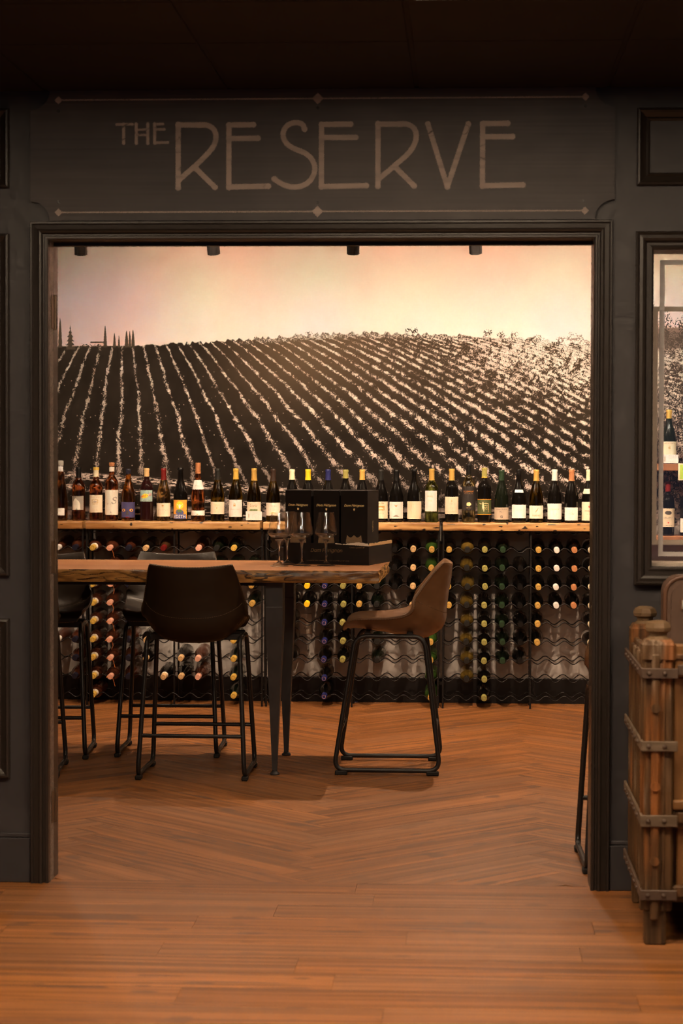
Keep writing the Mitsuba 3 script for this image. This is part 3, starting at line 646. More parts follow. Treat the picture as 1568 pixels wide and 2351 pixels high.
# column: (shape, glass, cap, rows, what the label calls it)
RB_ = {
 'A': ('flute', 'rackrose', 'white', [0, 5], 'pale-capped rosé bottle at the far left'),
 'B': ('bord', 'rackrose', 'navy', [0, 5, 6, 7], 'rosé bottle with black cap left of yellow-capped column'),
 'C': ('bord', 'rackrose', 'yellow', [0, 2, 3, 4, 5, 6, 7, 8], 'rosé bottle with yellow cap and white neck label'),
 'D': ('bord', 'rackrose', 'pink', [0, 1, 2, 3, 4, 5, 6, 7], 'rosé bottle with orange ribbon round its neck'),
 'E': ('burg', 'rackrose', 'navy', [0, 1, 2, 3, 4, 5, 6, 7], 'rosé bottle with navy cap right of ribboned column'),
 'F': ('bord', 'dark', 'cork', [0, 5, 6], 'dark bottle with tan cork behind the near stool'),
 'G': ('burg', 'rackbrown', 'red', [0, 7], ''),
 'H': ('burg', 'dark', 'cork', [6, 7], 'dark bottle with tan cork under the near stool'),
 'I': ('curvy', 'rackrose', 'pink', [0, 6, 7], 'rosé bottle with pink copper cap and white label'),
 'J': ('burg', 'darkgreen', 'charcoal', [0, 1], 'dark bottle, charcoal cap between pink and yellow caps'),
 'K': ('burg', 'darkgreen', 'yellow', [0, 1, 5, 6, 7, 8], 'dark bottle with yellow cap left of the table legs'),
 'L': ('burg', 'darkgreen', 'gold', [1, 2, 3], 'gold-capped dark bottle just left of the table leg'),
 'M': ('burg', 'dark', 'brown', [1], 'dark bottle with brown cap behind the wine glasses'),
 'N': ('burg', 'dark', 'white', [2, 3, 4, 5, 6], 'cream-capped dark bottle right of the table legs'),
 'O': ('burg', 'dark', 'sun', [2, 3], 'dark bottle with orange-yellow cap above the wall outlet'),
 'P': ('burg', 'dark', 'blue', [2, 3, 4, 5, 6, 7, 8], 'dark bottle with royal blue cap'),
 'Q': ('burg', 'dark', 'olive', [2, 3, 4, 5, 6], 'dark bottle with olive gold cap beside blue-capped column'),
 'R': ('burg', 'dark', 'gold', [2, 3, 4], 'gold-capped dark bottle above the side-on stool seat'),
 'S': ('burg', 'darkgreen', 'charcoal', [2, 3, 4, 5, 6], 'dark bottle with charcoal cap behind the side-on stool'),
 'T': ('burg', 'dark', 'black', [0, 1, 2], 'dark bottle with black cap right of the table end'),
 'U': ('burg', 'dark', 'cork', [0, 1, 2, 3, 4], 'dark bottle with bare cork, left of the green glass column'),
 'V': ('bord', 'rackgreen', 'gold', [0, 1, 2, 3, 5, 6, 7, 8], 'bright green glass bottle with gold cap'),
 'W': ('bord', 'dark', 'gold', [0, 1, 2, 3], 'dark bottle with gold cap left of the amber column'),
 'X': ('bord', 'rackbrown', 'charcoal', [0, 1, 2, 3, 4, 5, 6, 7], 'amber glass bottle with black slotted cap'),
 'Y': ('bord', 'dark', 'olive', [0, 1, 2, 3, 4, 5, 6, 7, 8], 'dark bottle with olive cap right of the amber column'),
 'Z': ('burg', 'darkgreen', 'green', [0, 1, 2, 3, 4, 5, 6], 'dark bottle with dark green cap'),
 'AA': ('burg', 'dark', 'black', [1, 2, 3, 4, 5, 6], 'black-capped shiny bottle beside the right post'),
 'BB': ('burg', 'dark', 'gold', [0, 1, 2, 3, 4, 5], 'dark bottle with gold cap in the rightmost bay'),
 'CC': ('burg', 'dark', 'white', [0, 1, 2, 3], 'dark bottle with white cap in the rightmost bay'),
 'DD': ('burg', 'dark', 'copper', [0, 1, 2, 3], 'dark bottle with copper cap in the rightmost bay'),
 'EE': ('burg', 'dark', 'cream', [0, 1, 2, 3, 4, 5], 'dark bottle cut off by the right door jamb'),
}
mat('amberglass', pr((.075, .045, .009), .12, .5)); GLASS['rackamber'] = 'mat_amberglass'
RB_['X'] = ('bord', 'rackamber', 'charcoal') + RB_['X'][3:]
M_RIBBON = mat('ribbon', pr((.70, .20, .05), .6))
TILT = math.radians(4.2)
for col, (sh, gl, cp, rows, ph) in RB_.items():
    pl = rack_bottle_ply(sh); H = SH[sh][1]
    for r_ in rows:
        if (col, r_) == ('G', 7): gl, cp = 'dark', 'cork'
        if col == 'G': lab = {0: 'brownish bottle with red cap in the top rack row', 7: 'large dark bottle with pale neck band low behind the near stool'}[r_]
        else: lab = f'{ph}, {ORD[r_]} row of the rack'
        b = thing('rack_bottle', lab, 'wine bottle', 'bottles lying in the wine racks')
        jx, jz, ja = R.uniform(-.003, .003), R.uniform(-.0015, .0015), R.uniform(-.012, .012)
        # neck tip at the front; local z runs from base to neck
        tip = (COLS[col]+jx, 12.262+R.uniform(-.006, .006), ROWZ[r_+1]+jz-.002)
        tw = T().translate(list(tip)).rotate([0, 0, 1], math.degrees(ja)).rotate([1, 0, 0], 90+math.degrees(TILT)).translate([0, 0, -H])
        add(b, 'body', pl['body'], GLASS[gl], tw=tw)
        add(b, 'capsule', pl['cap'], CAP[cp], tw=tw)
        if cp in ('cork', 'gold', 'yellow', 'olive', 'blue', 'tan') : add(b, 'cap_ring', pl['disc'], CAP['brown' if cp != 'blue' else 'pink'], tw=tw)
        if col in ('I', 'EE', 'AA') and col != 'AA': add(b, 'label', pl['label'], PAPER['white'], tw=T().translate(list(tip)).rotate([1, 0, 0], 90+math.degrees(TILT)).rotate([0, 0, 1], 60 if col == 'I' else -100).translate([0, 0, -H]))
        if col == 'C' or (col, r_) == ('G', 7): add(b, 'neck_label', pl['neck'], PAPER['cream'], tw=tw)
        if col == 'D':
            c = np.array(tip); rb = tube([c+(-.016, .012, .004), c+(-.02, -.004, -.004), c+(0, -.016, .004), c+(.018, -.004, -.010), c+(.022, .012, -.034), c+(.012+R.uniform(-.01, .02), .02, -.055)], .0014, 5)
            add(b, 'ribbon', rb, M_RIBBON, smooth=True)

# wall outlet behind the racks
ou = thing('wall_outlet', 'pale double electrical outlet low on the wall behind the rack', 'outlet')
add(ou, 'plate', bx(-.962, -.890, RB-.006, RB, .393, .511, .002), M_CREAM)
for zc in (.425, .479):
    f_ = add(ou, 'receptacle', on_plane(sbox(-.943, zc-.018, -.909, zc+.018).buffer(-.004).buffer(.004), RB-.006, .0015), M_CREAM)
    add(f_, 'slot', on_plane(MultiPolygon([sbox(-.934, zc-.002, -.932, zc+.008), sbox(-.920, zc-.002, -.918, zc+.008), Point(-.926, zc-.009).buffer(.0025, 4)]), RB-.0075, .0008), M_BLACK)

# live-edge shelf boards on top of the racks
def slab(x0, x1, y0, y1, z0, z1, seed, amp, mats, ends=(0, 0), nx=90):
    """a slab with uneven front and back edges, smooth top"""
    xs = np.linspace(x0, x1, nx); h = z1-z0
    sec = [(0, 1), (.004, 1.0), (0, .96), (-.3, .75), (-.2, .5), (-.35, .25), (0, .03), (.006, 0)]
    rows = []
    for x in xs:
        ring = []
        def e(z, side): 
            return (meshkit.fbm(np.array([x*5, z*28, seed+side*9.]), 3)-.5)*amp*2+(meshkit.noise(np.array([x*30, z*70, seed+side*4.]))-.5)*amp*.7
        zs = np.linspace(0, 1, 8)
        for t in zs: ring.append((x, y0+e(z0+h*t, 0)+(.004 if t in (0, 1) else 0), z0+h*t))
        for t in np.linspace(0.1, .9, 5): ring.append((x, y0+(y1-y0)*t, z1))
        for t in zs[::-1]: ring.append((x, y1-e(z0+h*t, 1)-(.004 if t in (0, 1) else 0), z0+h*t))
        for t in np.linspace(.9, .1, 5): ring.append((x, y0+(y1-y0)*t, z0))
        rows.append(ring)
    P = np.array(rows)
    for s, e_ in ((0, ends[0]), (-1, ends[1])):
        if e_:
            for j in range(P.shape[1]):
                P[s, j, 0] += e_(P[s, j, 1], P[s, j, 2])
    nr = P.shape[1]; v = P.reshape(-1, 3); f = []
    for i in range(nx-1):
        for j in range(nr):
            k_ = (j+1) % nr; a, b = i*nr, (i+1)*nr
            f += [[a+j, b+k_, b+j], [a+j, a+k_, b+k_]]
    v = np.vstack([v, P[0].mean(0), P[-1].mean(0)]); c0, c1_ = len(v)-2, len(v)-1
    for j in range(nr):
        k_ = (j+1) % nr; f += [[c0, k_, j], [c1_, (nx-1)*nr+j, (nx-1)*nr+k_]]
    m = trimesh.Trimesh(v, f, process=False); m.fix_normals(); return m
SZ0, SZ1 = 1.008, 1.051
SB = [(-2.9, -2.181, 'spalted wood shelf board at the far left over the rack'), (-2.161, -1.166, 'spalted wood shelf board under the rosé bottles and EDITH bottle'), (-1.146, -.150, 'spalted wood shelf board behind the black gift boxes'), (-.130, .875, 'spalted wood shelf board at the right end over the rack')]
for i, (a, b, lab) in enumerate(SB):
    s = thing('shelf_board', lab, 'shelf', 'wood shelf boards over the racks')
    add(s, '', slab(a, b, 12.29, 12.585, SZ0, SZ1, i*3.3, .006, None), M_SHELF, smooth=40)

# ---------------------------------------------------------------- bottles standing on the shelf
SBY = 12.43
def L(z0, z1, c, a=(-1.25, 1.25), prints=()): return dict(z0=z0, z1=z1, c=c, a=a, prints=prints)
def bar_(w, h, z, c, x=0): return ('poly', sbox(-w/2+x, -h/2, w/2+x, h/2), z, c)
def txt(s, h, z, c, bold=False, shear=0, x=0): return ('text', s, h, z, c, bold, shear, x)
def lines(z0, n_, dz, w, c, h=.0007): return tuple(bar_(w*(1-.25*(i % 3)/2), h, z0-i*dz, c) for i in range(n_))
eye = lambda x: [('poly', affinity.scale(Point(x, 0).buffer(.0125, 10), 1, .72), .062, 'orangeink'), ('poly', affinity.scale(Point(x, 0).buffer(.0095, 10), 1, .52), .061, 'skin'), ('poly', Point(x+.001, 0).buffer(.0045, 8), .061, 'ink')]
burst = Polygon([((.030 if i % 2 else .018)*math.cos(i*math.pi/11), (.017 if i % 2 else .010)*math.sin(i*math.pi/11)) for i in range(22)])
horse = Polygon([(-.024, -.036), (-.021, -.010), (-.019, .008), (-.013, .022), (-.004, .030), (.002, .031), (.006, .024), (.018, .014), (.026, -.002), (.026, -.036), (.012, -.036), (.004, -.026), (-.004, -.036)])
figure = unary_union([Polygon([(-.004, 0), (.004, 0), (.006, .014), (-.005, .014)]), Point(.001, .019).buffer(.004, 8), LineString([(-.004, .012), (-.014, .024)]).buffer(.0014), LineString([(.005, .012), (.017, .025)]).buffer(.0014)])
bush = unary_union([Point(a_, b_).buffer(.008, 6) for a_, b_ in ((-.012, -.006), (-.004, -.004), (.006, -.005), (.013, -.009), (-.016, -.014), (0, -.013), (.016, -.016), (-.008, -.018), (.009, -.019))])
castle = unary_union([sbox(-.006, -.006, .006, .004), sbox(-.0055, 0, -.0035, .010), sbox(-.001, 0, .001, .014), sbox(.0035, 0, .0055, .010)])
bird = Polygon([(-.010, .003), (.000, -.001), (.010, .004), (.003, -.007), (-.002, -.006)])
hill = Polygon([(-.022, -.006), (-.010, .0), (0, .006), (.012, .001), (.024, -.006)])
dancer = unary_union([LineString([(-.030, .010), (-.020, .006), (0, .010), (.024, .008)]).buffer(.0018), LineString([(.024, .008), (.024, -.040)]).buffer(.0014), Polygon([(-.012, .006), (-.004, .006), (-.003, -.008), (-.001, -.036), (-.004, -.040), (-.008, -.016), (-.014, -.030), (-.013, -.008)]), Point(-.009, .014).buffer(.004, 8)])
flower = unary_union([Point(.008*math.cos(i*1.256), .006*math.sin(i*1.256)).buffer(.0065, 6) for i in range(5)])
STAND = [
 # x, shape, H, width, glass, cap, cap length, label list, description
 (-2.330, 'flute', .345, 1.05, 'brownrose', 'clearstopper', .030, [L(.030, .072, 'white', (-1.2, .75), (txt('LAFAGE', .006, .052, 'paleink', x=-.006),)), L(.283, .312, 'white', (-1.2, 1.2))], 'tall brownish rosé bottle with clear stopper at the left jamb'),
 (-2.226, 'bord', .307, 1.0, 'rose', 'black', .060, [L(.062, .142, 'grey', (-1.55, 1.0), (('poly', horse, .098, 'warm'),))], 'rosé bottle with black screw cap and grey horse picture label'),
 (-2.125, 'bord', .307, 1.0, 'rose', 'cream', .054, [L(.048, .148, 'cream', (-1.5, 1.5), (txt('Domaine Campan', .006, .134, 'goldink', shear=.3), ('poly', sbox(-.018, -.011, .018, .011).difference(sbox(-.015, -.008, .015, .008)), .112, 'goldink'), ('poly', affinity.scale(Point(0, 0).buffer(.009), 1.2, .6), .110, 'paleink'), txt('BANDOL', .0055, .092, 'goldink'))+lines(.084, 3, .008, .036, 'paleink')+lines(.060, 2, .005, .05, 'paleink')), ], 'rosé bottle with yellow and white capsule and engraved cream label'),
 (-2.034, 'bord', .335, 1.0, 'rose', 'copper', .022, [L(.034, .178, 'warm', (-1.45, 1.45), (txt('Lamoro', .010, .095, 'paleink', x=-.008), txt('S', .04, .098, 'grey', shear=.3, x=.022))+lines(.042, 1, .01, .02, 'paleink')+(('poly', Polygon([(-.006, -.003), (0, .004), (.006, -.003)]), .050, 'grey'),)), L(.283, .310, 'warm', (-2.2, 2.2))], 'tallest square-shouldered rosé bottle with copper stopper and long pale label'),
 (-1.938, 'burg', .299, .98, 'orange', 'navy', .030, [L(.020, .108, 'purple', (-1.35, 1.35), tuple(eye(-.024)+eye(.024))+(('poly', Polygon([(-.004, .02), (.004, .02), (.009, -.004), (-.009, -.004)]), .040, 'ink'), bar_(.02, .002, .022, 'redink')))], 'orange wine bottle with navy cap and purple label showing two eyes'),
 (-1.832, 'bord', .303, 1.0, 'red', 'tan', .048, [L(.112, .178, 'teal', (-1.45, 1.15), (('poly', affinity.rotate(burst, 14), .143, 'yellow'), ('text', 'CHAP-21', .012, .140, 'redink', True, .1, -.002), txt('2021 WINE', .0045, .173, 'ink', x=-.015), txt('RED FIELD BLEND', .004, .117, 'ink', x=.008)))], 'dark red bottle with teal label and yellow burst'),
 (-1.734, 'burg', .302, .98, 'blush', 'red', .066, [L(.026, .104, 'cream', (-1.45, 1.45), (('poly', Point(0, 0).buffer(.006, 5), .089, 'goldink'), txt('VIN DE PINOT NOIR', .0045, .062, 'paleink'))+lines(.078, 1, .01, .02, 'paleink')+lines(.052, 2, .008, .03, 'paleink'))], 'pale blush bottle with dark red capsule and cream label'),
 (-1.636, 'burg', .306, 1.02, 'dark', 'black', .014, [L(.014, .122, 'orange', (-1.15, 1.15), (('poly', Point(0, 0).buffer(.022, 12), .092, 'yellow'), ('poly', bush, .064, 'blueink'), ('poly', affinity.scale(bush, .6, .5), .070, 'leafgreen'), ('poly', figure, .074, 'white'), bar_(.0925, .026, .027, 'blueink'), txt('EDITH', .017, .0185, 'white', True)))], 'dark bottle with orange and blue EDITH picture label'),
 (-1.535, 'curvy', .335, 1.0, 'rose', 'copper', .062, [L(.182, .236, 'white', (-1.9, 1.9), (txt('Minuty', .007, .200, 'paleink', shear=.3),)), L(.033, .062, 'white', (-1.5, 1.5), (('poly', Point(0, 0).buffer(.003, 6), .040, 'goldink'),))], 'tall waisted rosé bottle with copper capsule and white shoulder label'),
 (-1.422, 'burg', .302, .99, 'olive', 'charcoal', .064, [L(.042, .112, 'cream', (-1.4, 1.4), (txt('Rhys', .011, .088, 'brightgold', shear=.3), ('poly', Point(0, 0).buffer(.0035, 6), .077, 'goldink'))+lines(.066, 3, .005, .04, 'brightgold'))], 'olive bottle with charcoal capsule and cream label, right of the waisted rosé'),
 (-1.317, 'burg', .303, 1.0, 'olive', 'yellow', .062, [L(.026, .124, 'white', (-1.35, 1.15), (('poly', castle, .092, 'goldink'), txt('KEENAN GROVE', .006, .066, 'paleink'))+lines(.058, 3, .008, .03, 'paleink'))], 'olive bottle with yellow capsule and castle on white label'),
 (-1.212, 'burg', .304, 1.0, 'olive', 'gold', .070, [L(.036, .112, 'cream', (-1.35, 1.35), (txt('Lucia', .013, .086, 'brownink', shear=.35), ('poly', sbox(-.024, -.006, .024, .002), .068, 'leafgreen')))], 'olive bottle with gold capsule and cream label behind the price card'),
 (-1.102, 'burg', .301, 1.0, 'olive', 'brown', .070, [L(.034, .108, 'warm', (-1.45, 1.45), (txt('STONESTREET', .006, .086, 'paleink'), ('poly', hill, .052, 'brightgold'))+lines(.076, 3, .006, .03, 'paleink'))], 'olive bottle with brown capsule just left of the gift boxes'),
 (-.994, 'burg', .300, 1.0, 'dark', 'cream', .060, [L(.030, .11, 'cream')], 'dark bottle with cream capsule rising behind the left gift box'),
 (-.902, 'burg', .300, 1.0, 'dark', 'sun', .062, [L(.030, .11, 'cream')], 'dark bottle with bright yellow capsule rising behind the gift boxes'),
 (-.787, 'burg', .300, 1.0, 'dark', 'blue', .062, [L(.030, .11, 'cream')], 'dark bottle with royal blue capsule rising behind the middle gift box'),
 (-.687, 'burg', .299, 1.0, 'dark', 'olive', .050, [L(.030, .11, 'cream')], 'dark bottle with olive gold capsule rising behind the right gift box'),
 (-.592, 'burg', .300, 1.0, 'dark', 'gold', .060, [L(.030, .11, 'cream')], 'dark bottle with gold capsule above the right end of the gift boxes'),
 (-.485, 'burg', .299, 1.0, 'dark', 'charcoal', .060, [L(.020, .118, 'cream', (-1.35, 1.35), (txt('Groth', .011, .102, 'brownink'), ('poly', sbox(-.024, -.013, .024, .013), .080, 'goldink'), ('poly', hill, .080, 'cream'), txt('Chardonnay', .005, .048, 'paleink', shear=.3)))], 'dark bottle with charcoal capsule half hidden right of the gift boxes'),
 (-.396, 'burg', .298, 1.0, 'dark', 'black', .062, [L(.020, .116, 'white', (-1.3, 1.2), (('poly', bird, .095, 'orangeink'), txt('GOOSENECK', .005, .072, 'brightgold'), ('poly', hill, .036, 'grey')))], 'dark bottle with orange bird on its white label'),
 (-.294, 'burg', .303, 1.02, 'dark', 'black', .016, [L(.018, .120, 'cream', (-1.35, 1.35), tuple(('poly', LineString([(.034-.008*i, -.046), (.010-.009*i, .0), (-.01-.004*i, .046)]).buffer(.0005), .069, 'brightgold') for i in range(6)))], 'long-necked dark bottle with fan of lines on cream label'),
 (-.195, 'bord', .305, 1.0, 'green', 'gold', .066, [L(.062, .180, 'white', (-1.5, .9), (txt('Oneg', .010, .145, 'goldink', x=-.010), txt('OREGAL', .006, .120, 'brightgold', x=-.010))+lines(.100, 2, .01, .025, 'brightgold'))], 'clear green glass bottle with gold capsule and tall white label'),
 (-.081, 'bord', .305, 1.0, 'dark', 'gold', .066, [L(.048, .146, 'cream', (-1.5, 1.5), (txt('PETER MICHAEL', .005, .104, 'paleink'), ('poly', Polygon([(-.003, .006), (.004, .004), (0, -.006)]), .120, 'goldink'), bar_(.074, .0007, .066, 'goldink'), bar_(.074, .0007, .060, 'goldink'))+lines(.082, 1, .01, .03, 'paleink'))], 'dark square-shouldered bottle with gold capsule left of the black label bottle'),
 (.016, 'bord', .333, 1.02, 'clear', 'black', .062, [L(.070, .206, 'black', (-1.5, 1.5), (txt('BLUEPRINT', .0085, .172, 'orangeink'), txt('SAUVIGNON BLANC', .004, .163, 'brownink'), ('poly', flower, .104, 'brightgold'), txt('Sullivan', .006, .082, 'goldink', shear=.3)))], 'tallest clear bottle with black label and black capsule'),
 (.105, 'bord', .312, 1.02, 'dark', 'olive', .058, [L(.045, .134, 'greenolive', (-1.55, 1.55), (bar_(.12, .004, .132, 'orangeink'), bar_(.12, .004, .047, 'orangeink'), ('poly', dancer, .100, 'skin'))+tuple(txt(s_, .0056, .106-.0105*i, 'brightgold', True, x=.011) for i, s_ in enumerate(('CAPAY', 'VALLEY', 'BLANC', 'ESTATE'))))], 'dark bottle with dancing figure on green and orange label'),
 (.202, 'burg', .300, .99, 'darkgreen', 'green', .060, [L(.018, .086, 'tanlabel', (-1.5, 1.5), (txt('Calligraphe Fume', .006, .074, 'ink', shear=.3), txt('Chenang', .004, .060, 'ink'), ('poly', sbox(-.006, -.006, .006, .006).difference(sbox(-.004, -.004, .004, .003)), .034, 'ink')))], 'dark green bottle with green capsule and low tan label'),
 (.301, 'burg', .304, 1.02, 'dark', 'black', .030, [L(.026, .103, 'white', (-1.3, 1.3), (txt('SANCERRE', .005, .070, 'brightgold'), txt('LES CAILLOTES', .003, .060, 'brightgold'))), L(.171, .188, 'white', (-.75, .75))], 'dark bottle with white oval seal and white label'),
 (.399, 'burg', .302, .99, 'olive', 'gold', .064, [L(.024, .098, 'warm', (-1.3, 1.35), (txt('SANCERRE', .007, .038, 'goldink', True), ('poly', LineString([(-.004, -.008), (.002, 0), (.008, .010)]).buffer(.002), .070, 'goldink')))], 'olive bottle with gold capsule and SANCERRE label at right'),
 (.503, 'burg', .304, 1.0, 'dark', 'white', .064, [L(.020, .110, 'white', (-1.4, 1.4), (txt('Sancerre', .009, .074, 'brightgold', shear=.35),)+lines(.052, 3, .006, .03, 'brightgold'))], 'dark bottle with white capsule and large white label'),
 (.599, 'burg', .304, 1.0, 'dark', 'copper', .066, [L(.014, .088, 'white', (-1.25, 1.05), (('poly', Point(0, 0).buffer(.009).difference(Point(0, 0).buffer(.008)), .068, 'brightgold'), txt('SANCERRE', .005, .048, 'goldink'))+lines(.040, 3, .007, .02, 'brightgold'))], 'dark bottle with copper capsule, second from the right jamb'),
 (.697, 'burg', .304, 1.0, 'dark', 'cream', .064, [L(.014, .120, 'cream', (-1.4, 1.4), (('poly', sbox(-.004, -.005, .004, .005), .092, 'redink'), txt('Bourgogne', .008, .066, 'brownink', True), txt('Chardonnay', .005, .050, 'brownink'))+lines(.036, 3, .008, .05, 'paleink')), L(.166, .194, 'cream', (-1.2, 1.2))], 'dark bottle with cream capsule and shoulder label at the right jamb'),
]
mat('captop', pr((.72, .45, .09), .35)); 
def stand_bottle(spec, loc, group):
    x, sh, H, wr, gl, cp, cl, lbs, lab = spec
    b = thing('wine_bottle', lab, 'wine bottle', group)
    tw = T().translate(list(loc))
    add(b, 'body', lathe(scaled(sh, H, wr), 36), GLASS[gl], smooth=40, tw=tw)
    add(b, 'capsule', cap_mesh(sh, H, wr, cl, 28), CAP[cp], smooth=40, tw=tw)
    if cp == 'cream' and sh == 'bord': add(b, 'cap_top', lathe([(.0168, H-.016), (.0172, H-.016), (.0172, H-.002), (.0160, H+.001), (0, H+.001)], 28), CAP['yellow'], smooth=40, tw=tw)
    if cp == 'olive' and sh == 'bord': add(b, 'cap_band', lathe([(.0162, H-.058), (.0166, H-.058), (.0166, H-.052), (.0162, H-.052)], 28), PAPER['orange'], smooth=40, tw=tw)
    for l in lbs:
        lk = add(b, 'label', wrap(sh, H, wr, l['z0'], l['z1'], *l['a'], .0005, 8, 18), PAPER[l['c']], smooth=True, tw=tw)
        over = .0008; by = {}
        mid = (l['a'][0]+l['a'][1])/2*.038
        for pz in l['prints']:
            if pz[0] == 'poly': _, poly, z_, c_ = pz; V, F = poly_vf(poly); V = V+[mid, 0]
            else: _, s_, h_, z_, c_, bo, shr, xx = pz; V, F = text_poly(s_, h_, bo, shr); V = V+[xx, 0] if xx else V+[mid, 0]
            wmax = (l['a'][1]-l['a'][0])*.0365
            if np.ptp(V[:, 0]) > wmax: V[:, 0] = mid+(V[:, 0]-mid)*wmax/np.ptp(V[:, 0])
            over += .00022
            if pz[0] == 'text' and s_ == 'CHAP-21': V = V*[1, 1]; V[:, 1] += .24*V[:, 0]
            mm_ = trimesh.Trimesh(*[np.array(q_) for q_ in (np.c_[V, np.zeros(len(V))], F)], process=False)
            if np.ptp(V[:, 0]) > .006 and (pz[0] == 'poly' or (bo and h_ > .01)):
                vv, ff = trimesh.remesh.subdivide_to_size(mm_.vertices, mm_.faces, .0045); V, F = vv[:, :2], ff
            by.setdefault((c_, round(over, 6)), []).append(wrap_flat(V, F, sh, H, wr, z_, over))
        for (c_, o_), ms in by.items():
            add(lk, 'print', cat(ms), PAPER[c_], tw=tw)
    return b
for spec in STAND: stand_bottle(spec, (spec[0], SBY, SZ1), 'bottles standing on the shelf')
cd = thing('price_card', 'small white price card standing before the gold-capped bottle on the shelf', 'price card')
add(cd, 'card', bx(-1.250, -1.158, 12.335, 12.337, SZ1+.010, SZ1+.060), PAPER['white'])
add(cd, 'print', on_plane(unary_union([sbox(-1.236, SZ1+.024, -1.230, SZ1+.046)]+[sbox(-1.215, z_, -1.172, z_+.0008) for z_ in (SZ1+.022, SZ1+.028, SZ1+.034, SZ1+.040, SZ1+.050)]), 12.335, .0004), PAPER['paleink'])
add(cd, 'stand', cat([bx(-1.222, -1.219, 12.333, 12.350, SZ1, SZ1+.016), bx(-1.198, -1.195, 12.333, 12.350, SZ1, SZ1+.016)]), GLASS['crystal'])

# wall shelves and bottles seen through the window
for z, lab in ((1.349, 'reddish wood wall shelf seen through the window, the upper one'), (.942, 'reddish wood wall shelf seen through the window, the lower one')):
    s = thing('wall_shelf', lab, 'shelf', 'shelves seen through the window')
    add(s, '', bx(.96, 2.1, 12.30, RB, z, z+.040, .003), M_SHELF_RED)
WB = [(1.032, 'bord', .308, 1.0, 'clear', 'gold', .060, [L(.05, .15, 'white', (-1.3, 1.5), (txt('AA', .02, .105, 'ink'), bar_(.04, .02, .065, 'lime')))], 'clear bottle with gold capsule at the window edge, upper shelf'),
      (1.143, 'burg', .305, 1.02, 'darkgreen', 'gold', .050, [L(.045, .125, 'cream', (-1.3, 1.3), (txt('Brane-Cotes', .008, .112, 'brownink', shear=.3), ('poly', castle, .090, 'goldink')))], 'green-black bottle with gold capsule seen through the window'),
      (1.300, 'burg', .305, 1.0, 'dark', 'black', .05, [L(.03, .12, 'white')], 'dark bottle behind the window, right on the upper shelf')]
for s in WB: stand_bottle(s, (s[0], 12.40, 1.389), 'bottles behind the window')
WB2 = [(1.030, 'bord', .305, 1.0, 'dark', 'red', .055, [L(.055, .150, 'cream', (-1.4, 1.4), (('poly', hill, .12, 'paleink'),)+lines(.10, 4, .01, .04, 'paleink'))], 'dark bottle with red capsule at the window edge, lower shelf'),
       (1.140, 'bord', .305, 1.0, 'dark', 'red', .055, [L(.050, .155, 'cream', (-1.35, 1.35), (('poly', affinity.scale(Point(0, 0).buffer(.016, 12), 1.25, .7), .130, 'ink'), txt('COUTET', .011, .094, 'ink'), ('poly', Point(0, 0).buffer(.004, 6), .074, 'redink'))+lines(.087, 1, .01, .05, 'paleink', .001)+lines(.058, 1, .01, .055, 'ink', .0014))], 'dark COUTET bottle with red capsule seen through the window'),
       (1.245, 'bord', .305, 1.0, 'dark', 'red', .055, [L(.02, .100, 'white')], 'dark bottle with white label behind the window, right on the lower shelf')]
for s in WB2: stand_bottle(s, (s[0], 12.40, .982), 'bottles behind the window')
c_ = thing('price_card', 'white price card before the gold-capped bottle behind the window', 'price card')
add(c_, 'card', bx(1.100, 1.190, 12.325, 12.327, 1.392, 1.440), PAPER['white'])
add(c_, 'print', on_plane(unary_union([sbox(1.112, 1.402, 1.118, 1.430)]+[sbox(1.134, z_, 1.178, z_+.0012) for z_ in (1.402, 1.410, 1.418, 1.426, 1.434)]), 12.325, .0004), PAPER['paleink'])
c_ = thing('price_tag', 'lime green shelf tag hanging behind the window', 'price tag')
add(c_, 'tag', bx(1.186, 1.30, 12.294, 12.297, 1.296, 1.392), PAPER['cream'])
add(c_, 'print', on_plane(sbox(1.196, 1.302, 1.29, 1.384), 12.294, .0004), PAPER['lime'])

# ---------------------------------------------------------------- bar table
TZ = .925
tb = thing('bar_table', 'tall live-edge wood slab table on black tapered steel legs', 'table')
tend = lambda y, z: (y-9.57)*.02+(meshkit.fbm(np.array([y*26, z*60, 3.]), 3)-.5)*.02
add(tb, 'tabletop', slab(-3.05, -.385, 9.575, 10.47, TZ-.055, TZ, 1.7, .007, None, (0, tend), 260), M_SLAB, smooth=35)
def table_leg(x, y, s):
    zt = TZ-.055
    prof = [(zt, .037, .060), (zt-.11, .037, .060), (zt-.115, .038, .062), (zt-.2, .037, .06), (.03, .011, .013), (.022, .011, .013)]
    P = []
    for z, hx, hy in prof:
        cx_ = x+(-.002)*(zt-z); cy_ = y-s*0.0
        P.append([(cx_-hx, cy_-hy, z), (cx_+hx, cy_-hy, z), (cx_+hx, cy_+hy, z), (cx_-hx, cy_+hy, z)])
    ms = [trimesh.convex.convex_hull(np.array(P[i]+P[i+1])) for i in range(len(P)-1)]
    a = [manifold3d.Manifold(manifold3d.Mesh(np.asarray(m_.vertices, np.float32), np.asarray(m_.faces, np.uint32))) for m_ in ms]
    u = a[0]
    for q_ in a[1:]: u = u+q_
    lk = add(tb, 'leg', u, M_STEEL)
    add(lk, 'foot', xf(lathe([(0, 0), (.020, 0), (.022, .004), (.020, .009), (.012, .016), (.011, .026), (0, .026)], 18), (x-.002*zt, y, 0)), M_STEEL, smooth=40)
    add(lk, 'bracket', bx(x-.04, x+.04, y-.065, y+.065, zt-.004, zt), M_STEEL)
for x in (-.850, -2.75):
    for y, s in ((9.71, 1), (10.34, -1)): table_leg(x, y, s)
add(tb, 'apron', cat([bx(-2.75, -.86, 10.02, 10.06, TZ-.095, TZ-.055)]), M_STEEL)

